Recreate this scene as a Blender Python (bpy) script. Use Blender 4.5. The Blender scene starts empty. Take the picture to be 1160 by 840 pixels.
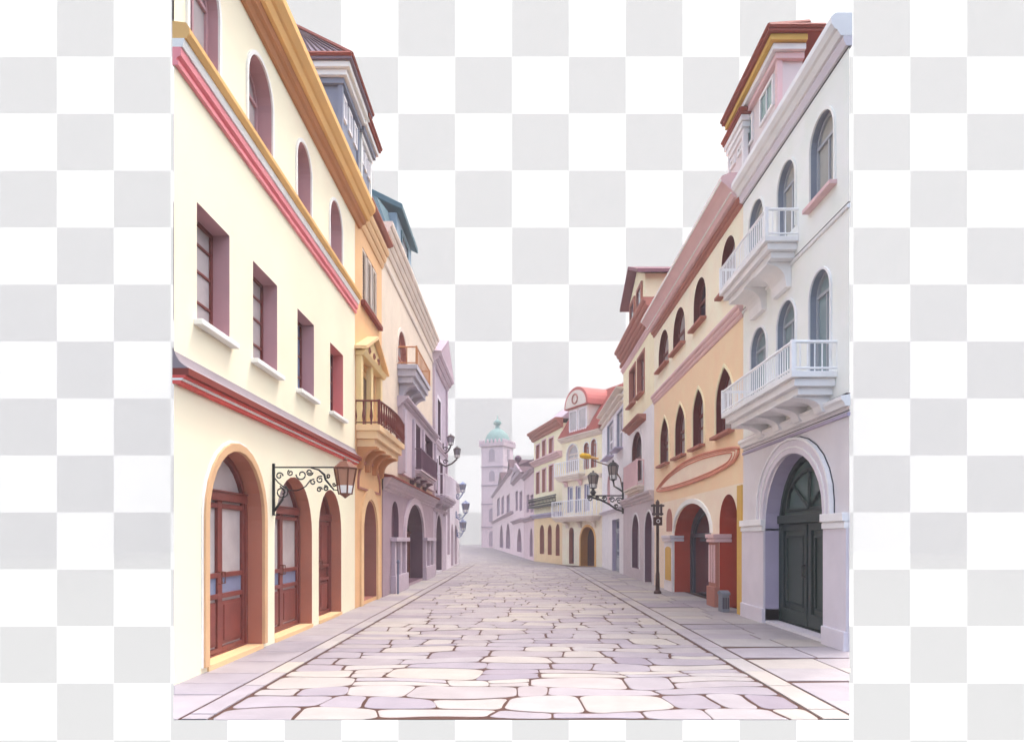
import bpy, bmesh, math, random
from mathutils import Vector
from mathutils.geometry import tessellate_polygon
random.seed(7)
sc = bpy.context.scene
R = math.radians
# ---------------------------------------------------------------- camera
FPX, VX, VY, EYE = 770.0, 588.0, 610.0, 1.7
cd = bpy.data.cameras.new("camera"); cam = bpy.data.objects.new("camera", cd); sc.collection.objects.link(cam)
cam.location = (0, 0, EYE); cam.rotation_euler = (R(90), 0, 0)
cd.sensor_width = 36; cd.lens = FPX/1160*36
cd.shift_x = (580-VX)/1160; cd.shift_y = (VY-420)/1160
cd.clip_start = .1; cd.clip_end = 2000
sc.camera = cam
# ---------------------------------------------------------------- light
SUN = Vector((.26, .40, .87)).normalized()          # towards the sun: slightly right, ahead, high
elev = math.asin(SUN.z); azim = math.atan2(SUN.x, SUN.y)
w = bpy.data.worlds.new("World"); sc.world = w; w.use_nodes = True
nt = w.node_tree; nt.nodes.clear()
sky = nt.nodes.new("ShaderNodeTexSky"); sky.sky_type = 'NISHITA'; sky.sun_disc = False
sky.sun_elevation = elev; sky.sun_rotation = azim; sky.dust_density = 6; sky.air_density = .8; sky.ozone_density = .6
bg = nt.nodes.new("ShaderNodeBackground"); bg.inputs[1].default_value = .15
wo = nt.nodes.new("ShaderNodeOutputWorld")
hs = nt.nodes.new('ShaderNodeHueSaturation'); hs.inputs['Saturation'].default_value = .62
nt.links.new(sky.outputs[0], hs.inputs['Color']); nt.links.new(hs.outputs[0], bg.inputs[0]); nt.links.new(bg.outputs[0], wo.inputs[0])
sl = bpy.data.lights.new("sun", 'SUN'); sl.energy = 1.2; sl.angle = R(10); sl.color = (1, .95, .88)
so = bpy.data.objects.new("sun", sl); sc.collection.objects.link(so)
so.rotation_euler = SUN.to_track_quat('Z', 'Y').to_euler(); so.location = (0, 0, 40)
sc.view_settings.view_transform = 'Standard'; sc.view_settings.look = 'None'
EXPO = 2.4
sc.view_settings.exposure = EXPO; sc.view_settings.gamma = 1
sc.cycles.max_bounces = 8; sc.cycles.diffuse_bounces = 5; sc.cycles.volume_bounces = 1
sc.cycles.use_denoising = True
SKY_W, SKY_G = 1.25/2**EXPO, .845/2**EXPO
# ---------------------------------------------------------------- materials
def lin(h):
    h = h.lstrip('#'); r = [int(h[i:i+2], 16)/255 for i in (0, 2, 4)]
    return [c/12.92 if c <= .04045 else ((c+.055)/1.055)**2.4 for c in r]
MATS = {}
SUNNY = dict.fromkeys('pale_grey_plaster lavender_shade_plaster lavender_stone light_lavender_stone peach_plaster pale_yellow_plaster yellow_plaster light_peach_plaster white_plaster lilac_grey_plaster mustard_panel amber_plaster pinkish_plaster rose_tile plum_tile sea_grey'.split(), 1.0)
def M(name, h, rough=.75, var=.06, scale=1.5, bump=.12, k=.84, metal=0.0, spec=.3, streak=0):
    if name in MATS: return MATS[name]
    k *= SUNNY.get(name, 1)
    m = bpy.data.materials.new(name); m.use_nodes = True; t = m.node_tree; p = t.nodes['Principled BSDF']
    c = [x*k for x in lin(h)]
    p.inputs['Roughness'].default_value = rough; p.inputs['Metallic'].default_value = metal
    p.inputs['Specular IOR Level'].default_value = spec
    tc = t.nodes.new('ShaderNodeTexCoord'); mp = t.nodes.new('ShaderNodeMapping')
    mp.inputs['Scale'].default_value = (1, 1, .35 if streak else 1)
    t.links.new(tc.outputs['Object'], mp.inputs[0])
    n = t.nodes.new('ShaderNodeTexNoise'); n.inputs['Scale'].default_value = scale; n.inputs['Detail'].default_value = 6
    n.inputs['Roughness'].default_value = .6
    t.links.new(mp.outputs[0], n.inputs[0])
    mx = t.nodes.new('ShaderNodeMix'); mx.data_type = 'RGBA'
    mx.inputs[6].default_value = [x*(1-var) for x in c]+[1]; mx.inputs[7].default_value = [min(.9, x*(1+var)) for x in c]+[1]
    rm = t.nodes.new('ShaderNodeMapRange'); rm.inputs[1].default_value = .3; rm.inputs[2].default_value = .7
    t.links.new(n.outputs[0], rm.inputs[0]); t.links.new(rm.outputs[0], mx.inputs[0]); t.links.new(mx.outputs[2], p.inputs['Base Color'])
    if bump:
        n2 = t.nodes.new('ShaderNodeTexNoise'); n2.inputs['Scale'].default_value = 35; n2.inputs['Detail'].default_value = 4
        t.links.new(tc.outputs['Object'], n2.inputs[0])
        b = t.nodes.new('ShaderNodeBump'); b.inputs['Strength'].default_value = bump; b.inputs['Distance'].default_value = .01
        t.links.new(n2.outputs[0], b.inputs['Height']); t.links.new(b.outputs[0], p.inputs['Normal'])
    MATS[name] = m; return m
def glass(name, h, rough=.12):
    return M(name, h, rough=rough, var=.12, scale=2.2, bump=0, k=1.0, spec=.5)
cream = M('cream_plaster', '#FFF2D4', k=.93, var=.05, scale=.5); white = M('white_paint', '#FFFDF6', k=.88); gold = M('gold_stone', '#F8C47A')
golddk = M('brown_stone', '#CF9060'); pink = M('pink_paint', '#FF9CA2', k=.92); red = M('red_paint', '#E8625A'); redbr = M('red_brown_paint', '#8E3F35')
mauve = M('mauve_shade_paint', '#D0A4A8'); rose = M('rose_paint', '#EE8C88'); greym = M('grey_mauve_stone', '#B5A6AC', k=.6)  # mauve: dusty reveal tone with the jambs' shade put into the colour
wood = M('red_wood', '#A65248', rough=.4, var=.15, scale=4, spec=.5, k=.5); woodl = M('light_brown_wood', '#C58E78', rough=.5); wooddk = M('dark_wood', '#4A2226', rough=.5)
jamb = M('terracotta_jamb', '#C47E66'); gl_grey = glass('grey_glass', '#B8B0AE'); gl_blue = glass('blue_glass', '#7D86A0'); gl_dark = glass('dark_glass', '#453C48')
orange = M('orange_plaster', '#F8C690'); orangel = M('pale_orange_plaster', '#F8CF9C'); beige = M('beige_plaster', '#F0DEC8'); cornw = M('cream_stone', '#F3E4D4')
purp = M('purple_plaster', '#BCA4B0', k=.75); purpl = M('light_purple_stone', '#DCC8D2', k=.78); purpd = M('dark_purple_stone', '#7E5B6E', k=.7); maroon = M('maroon_paint', '#4A1E2A', k=.6)
lil = M('lilac_plaster', '#D9C8D6', k=.75); lilw = M('pale_lilac_plaster', '#FAF0F8'); teal = M('teal_metal', '#587680', rough=.5); teall = M('blue_grey_paint', '#9DB6C6')
tile = M('grey_mauve_tile', '#A58E9C', rough=.7, k=.6); redtile = M('red_tile', '#B8604F', rough=.7, k=.62); redtile2 = M('rose_tile', '#D2776E', rough=.7)
bluegr = M('blue_grey_stone', '#A8AFC2', k=.6); iron = M('black_iron', '#14100E', rough=.5, var=.1, bump=.05, spec=.5); ironbr = M('bronze_iron', '#7A4A38', rough=.45)
greyw = M('pale_grey_plaster', '#F6FAF0', k=.95); greyt = M('pale_grey_stone', '#F3F2F2', k=.92); rail = M('railing_paint', '#FAFAFC', k=.95); bluel = M('lavender_shade_plaster', '#E6E1E4', k=.88); lavd = M('lavender_stone', '#BDB3CC')
lavl = M('light_lavender_stone', '#EAE2EA'); green = M('dark_green_wood', '#2F4642', rough=.45, spec=.4, k=.5); greenl = M('grey_green_panel', '#4E5F5A', rough=.4, k=.5)
peach = M('peach_plaster', '#FFDAB2', k=.95); peachy = M('pale_yellow_plaster', '#FFEFD4', k=.95); rust = M('rust_stone', '#B87868'); rustd = M('deep_red_plaster', '#B8432C', k=.95); mpink = M('dusty_pink_stone', '#EAC6C6', k=.9)
brownfr = M('brown_frame', '#84403C', rough=.5, k=.66); yel = M('yellow_plaster', '#FFEEC8', k=.92); yell = M('pale_gold_stone', '#FADFA4'); yeld = M('mustard_panel', '#E3B75C'); ligo = M('light_orange_plaster', '#FBD8AA')
whitep = M('white_plaster', '#F8F3F2', k=.87); lilg = M('lilac_grey_plaster', '#DACCCE'); lamp_glass = glass('lamp_glass', '#B4866E', .2)
hz1 = M('hazed_lilac_plaster', '#F0D2D6', k=.82); hz2 = M('hazed_pink_plaster', '#FADFE2', k=.85); hz3 = M('hazed_mauve_trim', '#D0B6C2', k=.72); domeg = M('copper_green', '#A8CABE', k=.8); yellamp = M('yellow_lamp_paint', '#F5C21B', bump=0)  # far walls and trim made paler, distance haze put into their colour
# ---------------------------------------------------------------- facade frames + mesh builder
class F:
    def __init__(s, O, D, left):
        s.O = Vector(O); s.D = Vector(D).normalized()
        s.N = Vector((s.D.y, -s.D.x)) if left else Vector((-s.D.y, s.D.x))
    def P(s, u, v, z):
        q = s.O + s.D*u + s.N*v
        return Vector((q.x, q.y, z))
    def _t(s, x, v=0):
        r = Vector(((x-VX)/FPX, 1)); O = s.O + s.N*v
        return O.dot(s.N)/r.dot(s.N), r
    def U(s, x, v=0):
        t, r = s._t(x, v); return (r*t - s.O).dot(s.D)
    def Z(s, x, y, v=0):
        t, r = s._t(x, v); return EYE + t*(VY-y)/FPX
FL = F((-4, 0), (0, 1), True); FR = F((4.97, 0), (0, 1), False)
WORLD = F((0, 0), (1, 0), False)      # u = X, v = Y
def outline(u0, u1, z0, z1, kind='rect', rise=None, seg=14):
    if kind == 'rect': return [(u0, z0), (u1, z0), (u1, z1), (u0, z1)]
    hw = abs(u1-u0)/2; um = (u0+u1)/2
    if rise is None: rise = hw if kind == 'round' else hw*1.2
    rise = min(rise, (z1-z0)*.95); zs = z1-rise; a = [(u0, z0), (u1, z0)]
    n = seg
    for i in range(n+1):
        if kind == 'round':
            t = math.pi*i/n; a.append((um+hw*math.cos(t), zs+rise*math.sin(t)))
        else:
            q = i/n*2
            if q <= 1: a.append((um+hw*(1-q**2.2), zs+rise*q))
            else: a.append((um-hw*(1-(2-q)**2.2), zs+rise*(2-q)))
    return a
class MB:
    def __init__(s, f=WORLD): s.f = f; s.v = []; s.fc = []; s.sm = False
    def add(s, pts): i = len(s.v); s.v += [tuple(p) for p in pts]; return i
    def uvz(s, pts): return s.add([s.f.P(*p) for p in pts])
    def box(s, u0, u1, v0, v1, z0, z1):
        i = s.uvz([(u0, v0, z0), (u1, v0, z0), (u1, v1, z0), (u0, v1, z0), (u0, v0, z1), (u1, v0, z1), (u1, v1, z1), (u0, v1, z1)])
        for q in ((0, 1, 2, 3), (4, 7, 6, 5), (0, 4, 5, 1), (1, 5, 6, 2), (2, 6, 7, 3), (3, 7, 4, 0)): s.fc.append([i+k for k in q])
        return s
    def sheet(s, loops, v):
        flat = [p for l in loops for p in l]
        i = s.uvz([(p[0], v, p[1]) for p in flat])
        for t in tessellate_polygon([[Vector((p[0], p[1], 0)) for p in l] for l in loops]):
            if len(set(t)) == 3: s.fc.append([i+k for k in t])
        return s
    def strip(s, loop, v0, v1, skip_bottom=False):
        n = len(loop); i = s.uvz([(p[0], v0, p[1]) for p in loop]+[(p[0], v1, p[1]) for p in loop])
        for k in range(n):
            if skip_bottom and k == 0: continue
            s.fc.append([i+k, i+(k+1) % n, i+n+(k+1) % n, i+n+k])
        return s
    def prism(s, loop, v0, v1): return s.sheet([loop], v0).sheet([loop], v1).strip(loop, v0, v1)
    def ring(s, a, b, v0, v1):
        n = len(a)
        i = s.uvz([(p[0], v0, p[1]) for p in a]+[(p[0], v0, p[1]) for p in b]+[(p[0], v1, p[1]) for p in a]+[(p[0], v1, p[1]) for p in b])
        for k in range(n):
            j = (k+1) % n
            s.fc += [[i+k, i+j, i+n+j, i+n+k], [i+2*n+k, i+2*n+j, i+3*n+j, i+3*n+k], [i+k, i+j, i+2*n+j, i+2*n+k], [i+n+k, i+n+j, i+3*n+j, i+3*n+k]]
        return s
    def arch(s, a, b, v0, v1):      # open-bottomed ring (loops start with two bottom points)
        n = len(a)
        i = s.uvz([(p[0], v0, p[1]) for p in a]+[(p[0], v0, p[1]) for p in b]+[(p[0], v1, p[1]) for p in a]+[(p[0], v1, p[1]) for p in b])
        for k in range(1, n):
            j = (k+1) % n
            s.fc += [[i+k, i+j, i+n+j, i+n+k], [i+2*n+k, i+2*n+j, i+3*n+j, i+3*n+k], [i+k, i+j, i+2*n+j, i+2*n+k], [i+n+k, i+n+j, i+3*n+j, i+3*n+k]]
        for k in (0, 1): s.fc.append([i+k, i+n+k, i+3*n+k, i+2*n+k])
        return s
    def profile(s, pts, u0, u1, taper=0):     # (v,z) section run along u
        n = len(pts)
        i = s.uvz([(u0, p[0], p[1]) for p in pts]+[(u1, p[0], p[1]) for p in pts])
        for k in range(n): s.fc.append([i+k, i+(k+1) % n, i+n+(k+1) % n, i+n+k])
        s.fc.append([i+k for k in range(n)]); s.fc.append([i+n+k for k in range(n)][::-1])
        return s
    def solid(s, bottom, top):      # lists of (u,v,z), same length
        n = len(bottom); i = s.uvz(bottom+top)
        s.fc += [[i+k for k in range(n)], [i+n+k for k in range(n)][::-1]]
        for k in range(n): s.fc.append([i+k, i+(k+1) % n, i+n+(k+1) % n, i+n+k])
        return s
    def tube(s, pts, r, n=6):
        P = [s.f.P(*p) for p in pts]; base = len(s.v)
        for k, p in enumerate(P):
            d = (P[min(k+1, len(P)-1)]-P[max(k-1, 0)]).normalized()
            a = d.cross(Vector((0, 0, 1)));
            if a.length < .05: a = d.cross(Vector((1, 0, 0)))
            a.normalize(); b = d.cross(a).normalized()
            rr = r[k] if isinstance(r, (list, tuple)) else r
            s.add([p + (a*math.cos(2*math.pi*q/n)+b*math.sin(2*math.pi*q/n))*rr for q in range(n)])
        for k in range(len(P)-1):
            for q in range(n):
                s.fc.append([base+k*n+q, base+k*n+(q+1) % n, base+(k+1)*n+(q+1) % n, base+(k+1)*n+q])
        s.fc.append([base+q for q in range(n)]); s.fc.append([base+(len(P)-1)*n+q for q in range(n)][::-1])
        return s
    def lathe(s, u, v, prof, n=12, rot=0):
        c = s.f.P(u, v, 0); base = len(s.v)
        for r, z in prof:
            s.add([Vector((c.x+r*math.cos(2*math.pi*q/n+rot), c.y+r*math.sin(2*math.pi*q/n+rot), z)) for q in range(n)])
        for k in range(len(prof)-1):
            for q in range(n):
                s.fc.append([base+k*n+q, base+k*n+(q+1) % n, base+(k+1)*n+(q+1) % n, base+(k+1)*n+q])
        s.fc.append([base+q for q in range(n)][::-1]); s.fc.append([base+(len(prof)-1)*n+q for q in range(n)])
        return s
    def build(s, name, mat, parent=None, bev=0, smooth=False):
        o = Vector((0, 0, 0))
        if parent is not None: o = Vector(parent['_o'])
        me = bpy.data.meshes.new(name)
        me.from_pydata([tuple(Vector(p)-o) for p in s.v], [], s.fc)
        bm = bmesh.new(); bm.from_mesh(me)
        bmesh.ops.remove_doubles(bm, verts=bm.verts, dist=.0002)
        bmesh.ops.recalc_face_normals(bm, faces=bm.faces)
        bm.to_mesh(me); bm.free()
        me.materials.append(mat)
        if smooth:
            for p in me.polygons: p.use_smooth = True
        ob = bpy.data.objects.new(name, me); sc.collection.objects.link(ob)
        ob['_o'] = tuple(o)
        if parent is not None: ob.parent = parent
        if bev:
            b = ob.modifiers.new('bevel', 'BEVEL'); b.width = bev; b.segments = 2; b.limit_method = 'ANGLE'; b.angle_limit = R(50)
        return ob
def thing(name, label, cat, loc, group=None):
    o = bpy.data.objects.new(name, None); sc.collection.objects.link(o)
    o.location = loc; o['label'] = label; o['category'] = cat; o['_o'] = tuple(loc); o.empty_display_size = .3
    if group: o['group'] = group
    return o
def struct(o, kind='structure'): o['kind'] = kind; return o
# ---------------------------------------------------------------- building pieces
def body(b, f, u0, u1, z0, z1, holes, mat, depth=3, skew0=0, skew1=0, name='wall', vf=0, label=None):
    m = MB(f); m.sheet([outline(u0, u1, z0, z1)]+holes, vf)
    A = [(u0, vf), (u1, vf), (u1+skew1, -depth), (u0+skew0, -depth)]
    i = m.uvz([(a, c, z0) for a, c in A]+[(a, c, z1) for a, c in A])
    for q in ((1, 2, 6, 5), (2, 3, 7, 6), (3, 0, 4, 7), (4, 5, 6, 7)): m.fc.append([i+k for k in q])
    o = m.build(name, mat, b)
    if label: o['label'] = label
    return o
def window(b, f, u0, u1, z0, z1, kind='rect', depth=.2, fr=woodl, gl=gl_grey, rv=mauve, fw=.06, vb=1, hb=(.33, .66), sill=None, sur=None, surw=.07, rise=None, name='window', sillw=.08, shut=None):
    o = outline(u0, u1, z0, z1, kind, rise); inn = outline(u0+fw, u1-fw, z0+fw, z1-fw, kind, rise and max(.02, rise-fw))
    m = MB(f).ring(o, inn, -depth-.06, -depth)
    top = z1-fw-((u1-u0)/2 if kind != 'rect' else 0)*(.0 if kind == 'rect' else .75)
    if kind == 'point': top = z1-(u1-u0)*.6
    for k in range(vb):
        c = u0+(u1-u0)*(k+1)/(vb+1); m.box(c-fw*.4, c+fw*.4, -depth-.055, -depth-.006, z0+fw, top if vb > 0 and kind != 'rect' else z1-fw)
    for h in hb:
        zz = z0+(z1-z0)*h; m.box(u0+fw, u1-fw, -depth-.05, -depth-.012, zz-fw*.35, zz+fw*.35)
    if kind != 'rect': m.box(u0+fw*.6, u1-fw*.6, -depth-.052, -depth+.004, top-fw*.5, top+fw*.5)
    W = m.build(name, fr, b)
    MB(f).sheet([o], -depth-.035).build('pane', gl, W)
    MB(f).strip(o, 0, -depth-.06).build('reveal', rv, W)
    if sill: MB(f).box(u0-.08, u1+.08, -.02, sillw, z0-.07, z0).build('sill', sill, W, bev=.008)
    if sur:
        oo = outline(u0-surw, u1+surw, z0, z1+surw, kind, rise and rise+surw)
        mm = MB(f); (mm.ring if kind == 'rect' else mm.arch)(oo, o, 0, .03); mm.build('surround', sur, W)
    return o
def door(b, f, u0, u1, z0, z1, kind='round', depth=.22, wd=wood, gl=gl_grey, rv=jamb, sur=None, surw=.1, rise=None, leaves=2, transom=.78, fw=.08, glazed=True, handle=True, steps=True, trim=None, surv=.05):
    o = outline(u0, u1, z0, z1, kind, rise); inn = outline(u0+fw, u1-fw, z0+.02, z1-fw, kind, rise and max(.02, rise-fw))
    m = MB(f).ring(o, inn, -depth-.09, -depth)
    zt = z0+(z1-z0)*transom; m.box(u0+fw*.5, u1-fw*.5, -depth-.08, -depth+.02, zt-.06, zt+.06)
    m.box(u0+fw*.5, u1-fw*.5, -depth-.08, -depth+.04, zt+.06, zt+.085)
    wI = (u1-u0-2*fw)/leaves; pn = MB(f)
    for k in range(leaves):
        a = u0+fw+wI*k; c = a+wI; s = .075 if u1-u0 > 1 else .05
        m.box(a, a+s, -depth-.08, -depth-.02, z0+.02, zt-.06); m.box(c-s, c, -depth-.08, -depth-.02, z0+.02, zt-.06)
        H = zt-z0
        for q in (.0, .36, .50, .965):
            m.box(a+s, c-s, -depth-.08, -depth-.02, z0+.02+H*q*.95, z0+.02+H*q*.95+.07)
        m.box(a+s+.03, c-s-.03, -depth-.07, -depth-.035, z0+.12, z0+H*.34-.02)
        m.box(a+s+.07, c-s-.07, -depth-.05, -depth-.022, z0+.17, z0+H*.34-.07)
        if not glazed:
            m.box(a+s+.03, c-s-.03, -depth-.07, -depth-.035, z0+H*.52, zt-.1); m.box(a+s+.07, c-s-.07, -depth-.05, -depth-.022, z0+H*.52+.05, zt-.15)
    W = m.build('door', wd, b, bev=.006)
    MB(f).sheet([o], -depth-.065).build('pane', gl if glazed else wd, W)
    if glazed and leaves == 2: MB(f).box(u0+fw, u1-fw, -depth-.064, -depth-.05, z0+(zt-z0)*.38, z0+(zt-z0)*.49).build('lower_pane', gl_blue, W)
    MB(f).strip(o, 0, -depth-.09, True).build('reveal', rv, W)
    if sur:
        oo = outline(u0-surw, u1+surw, z0, z1+surw, kind, rise and rise+surw)
        MB(f).arch(oo, o, -.01, surv).build('surround', sur, W, bev=.01)
        if trim:
            o3 = outline(u0-surw-.035, u1+surw+.035, z0, z1+surw+.035, kind, rise and rise+surw+.035)
            MB(f).arch(o3, oo, -.01, surv*.4).build('trim', trim, W)
    if handle:
        c = (u0+u1)/2 if leaves == 2 else u0+fw+.1
        h = MB(f)
        for q in ((-.05, .05) if leaves == 2 else (0,)):
            h.tube([(c+q, -depth-.02, z0+1.0), (c+q, -depth+.03, z0+1.0), (c+q, -depth+.03, z0+1.16), (c+q, -depth-.02, z0+1.16)], .011)
        h.build('handle', ironbr, W)
    if steps: MB(f).box(u0+.01, u1-.01, -depth-.08, .03, z0-.12, z0).build('threshold', orangel if rv is jamb else lavl, W)
    return o
def balcony(b, f, u0, u1, v, zs, zf, zr, ms, mr, step=.12, r=.012, corb=None, corbm=None, bal='thin', mould=True, curve=0):
    H = zf-zs; m = MB(f)
    lay = ((.0, .35, .16), (.35, .72, .07), (.72, 1.0, .0)) if mould else ((0, 1, 0),)
    for a, c, ins in lay: m.box(u0+ins, u1-ins, 0, v-ins, zs+H*a, zs+H*c)
    W = m.build('balcony', ms, b, bev=.01)
    pts = [(u0+.03, 0), (u0+.03, v-.03)]
    if curve:
        for k in range(1, 8): t = k/8; pts.append((u0+.03+(u1-u0-.06)*t, v-.03+curve*math.sin(math.pi*t)))
    pts += [(u1-.03, v-.03), (u1-.03, 0)]
    rr = MB(f)
    for (a, c) in zip(pts[:-1], pts[1:]):
        L = math.hypot(c[0]-a[0], c[1]-a[1]); n = max(1, int(L/step))
        rr.tube([(a[0], a[1], zr), (c[0], c[1], zr)], .026, 6); rr.tube([(a[0], a[1], zf+.05), (c[0], c[1], zf+.05)], .018, 6)
        for k in range(n+1):
            t = k/n; x = a[0]+(c[0]-a[0])*t; y = a[1]+(c[1]-a[1])*t
            if bal == 'turned': rr.lathe(x, y, [(r, zf), (r*.7, zf+.1*(zr-zf)), (r*1.5, zf+.35*(zr-zf)), (r*.7, zf+.7*(zr-zf)), (r, zr)], 6)
            else: rr.lathe(x, y, [(r, zf), (r, zr)], 5)
    for p in pts[1:3] if not curve else [pts[1], pts[-2]]: rr.box(p[0]-.03, p[0]+.03, p[1]-.03, p[1]+.03, zf, zr+.03)
    rr.build('railing', mr, W)
    for (uc, wd, dep, hh) in (corb or []):
        c = MB(f); pr = [(0, zs), (dep, zs), (dep, zs-.1*hh)]
        for k in range(7): t = k/6*math.pi/2; pr.append((dep*(1-.75*math.sin(t))+0*.0, zs-.1*hh-hh*.65*(1-math.cos(t))))
        pr += [(dep*.22, zs-hh), (0, zs-hh)]
        c.profile(pr, uc-wd/2, uc+wd/2); c.build('corbel', corbm or ms, W, bev=.01)
    return W
def cornice(b, f, u0, u1, pr, mat, name='cornice', label=None):
    o = MB(f).profile(pr, u0, u1).build(name, mat, b, bev=.006)
    if label: o['label'] = label
    return o
def corn_pr(z0, z1, v, n=3, back=-.05):
    pr = [(back, z0)]
    for k in range(n):
        a = v*(k+1)/n; za = z0+(z1-z0)*k/n; zb = z0+(z1-z0)*(k+1)/n
        pr += [(a-v/n*.55, za), (a, za+(zb-za)*.45), (a, zb)]
    pr += [(back, z1)]
    return pr
def pitched(b, f, u0, u1, z, d, mat, pitch=.5, skew0=0, vf=.05):
    zr = z+pitch*(d/2)
    m = MB(f); A = [(u0, vf, z), (u1, vf, z), (u1, -d/2, zr), (u0+skew0/2, -d/2, zr), (u1, -d, z), (u0+skew0, -d, z)]
    i = m.uvz(A)
    for q in ((0, 1, 2, 3), (3, 2, 4, 5), (0, 3, 5), (1, 4, 2), (0, 5, 4, 1)): m.fc.append([i+k for k in q])
    return m.build('roof', mat, b)

# ================================================================ SKY BACKDROP
m = MB(); YB = 260.0; S = 1160/18/FPX*YB
m.add([(-700, YB, -320), (700, YB, -320), (700, YB, 620), (-700, YB, 620)]); m.fc.append([0, 1, 2, 3])
sky_m = bpy.data.materials.new('checked_sky'); sky_m.use_nodes = True; t = sky_m.node_tree; t.nodes.clear()
out = t.nodes.new('ShaderNodeOutputMaterial'); em = t.nodes.new('ShaderNodeEmission'); ck = t.nodes.new('ShaderNodeTexChecker'); tc = t.nodes.new('ShaderNodeTexCoord'); mp = t.nodes.new('ShaderNodeMapping')
# square corner where the pattern starts, in world units on the backdrop
x0 = -VX/FPX*YB; z0 = EYE+(VY)/FPX*YB
mp.inputs['Location'].default_value = (-x0/S + 100, .5, -z0/S+100); mp.inputs['Scale'].default_value = (1/S, 0, 1/S)
ck.inputs['Scale'].default_value = 1.0
ck.inputs['Color1'].default_value = (SKY_W, SKY_W, SKY_W, 1); ck.inputs['Color2'].default_value = (SKY_G, SKY_G, SKY_G, 1)
t.links.new(tc.outputs['Object'], mp.inputs[0]); t.links.new(mp.outputs[0], ck.inputs[0]); t.links.new(ck.outputs[0], em.inputs[0]); t.links.new(em.outputs[0], out.inputs[0])
struct(m.build('sky', sky_m))

# ================================================================ GROUND
KL, KR = -391/770, 374/770       # diagonal corners of the paved plot
def clip(poly, fn):
    out = []
    for i in range(len(poly)):
        a, b = poly[i], poly[(i+1) % len(poly)]; fa, fb = fn(a), fn(b)
        if fa >= 0: out.append(a)
        if (fa >= 0) != (fb >= 0):
            t = fa/(fa-fb); out.append((a[0]+(b[0]-a[0])*t, a[1]+(b[1]-a[1])*t))
    return out
def region(poly):
    for fn in (lambda p: p[1]-6.42, lambda p: p[0]-KL*p[1], lambda p: KR*p[1]-p[0]):
        poly = clip(poly, fn)
        if len(poly) < 3: return []
    return poly
base = MB()
pl = [(-3.27, 6.44), (3.127, 6.44), (6.0, 12.353), (6.0, 40), (3.2, 54), (-3, 125), (-3, 200), (-17.8, 200), (-6, 60), (-6, 11.82)]
base.solid([(a, c, -.0125) for a, c in pl], [(a, c, -.0075) for a, c in pl])
grout = M('brown_grout', '#7E5244', var=.12, scale=3, k=.36)
struct(base.build('ground', grout))
def chaikin(p, it=2, q=.22):
    for _ in range(it):
        o = []
        for i in range(len(p)):
            a, b = p[i], p[(i+1) % len(p)]
            o += [(a[0]+(b[0]-a[0])*q, a[1]+(b[1]-a[1])*q), (a[0]+(b[0]-a[0])*(1-q), a[1]+(b[1]-a[1])*(1-q))]
        p = o
    return p
class Stones:
    def __init__(s): s.v = []; s.f = []; s.c = []
    def add(s, poly, gap, ztop=0.0, rnd=True, tone=None, detail=True):
        cx = sum(p[0] for p in poly)/len(poly); cy = sum(p[1] for p in poly)/len(poly)
        q = []
        for (x, y) in poly:
            d = math.hypot(x-cx, y-cy); 
            sx = max(0, 1-gap/max(.05, abs(x-cx))); sy = max(0, 1-gap/max(.05, abs(y-cy)))
            q.append((cx+(x-cx)*sx, cy+(y-cy)*sy))
        if rnd: q = chaikin(q, 2 if detail else 1, .23)
        q = region(q)
        if len(q) < 3: return
        n = len(q); i = len(s.v); e = .012
        tz = random.uniform(-.002, .002)
        s.v += [(x, y, -.009) for x, y in q]
        s.v += [(x, y, ztop-.004+tz) for x, y in q]
        s.v += [(cx+(x-cx)*(1-e/max(.15, abs(x-cx))), cy+(y-cy)*(1-e/max(.15, abs(y-cy))), ztop+tz) for x, y in q]
        fs = []
        for r in (0, 1):
            for k in range(n): fs.append([i+r*n+k, i+r*n+(k+1) % n, i+(r+1)*n+(k+1) % n, i+(r+1)*n+k])
        fs.append([i+2*n+k for k in range(n)])
        tn = random.random() if tone is None else tone
        s.f += fs; s.c += [tn]*len(fs)
    def build(s, name, mat):
        me = bpy.data.meshes.new(name); me.from_pydata(s.v, [], s.f); me.materials.append(mat)
        at = me.attributes.new('tone', 'FLOAT', 'FACE'); at.data.foreach_set('value', s.c)
        me.update(); o = bpy.data.objects.new(name, me); sc.collection.objects.link(o); return struct(o)
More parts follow.
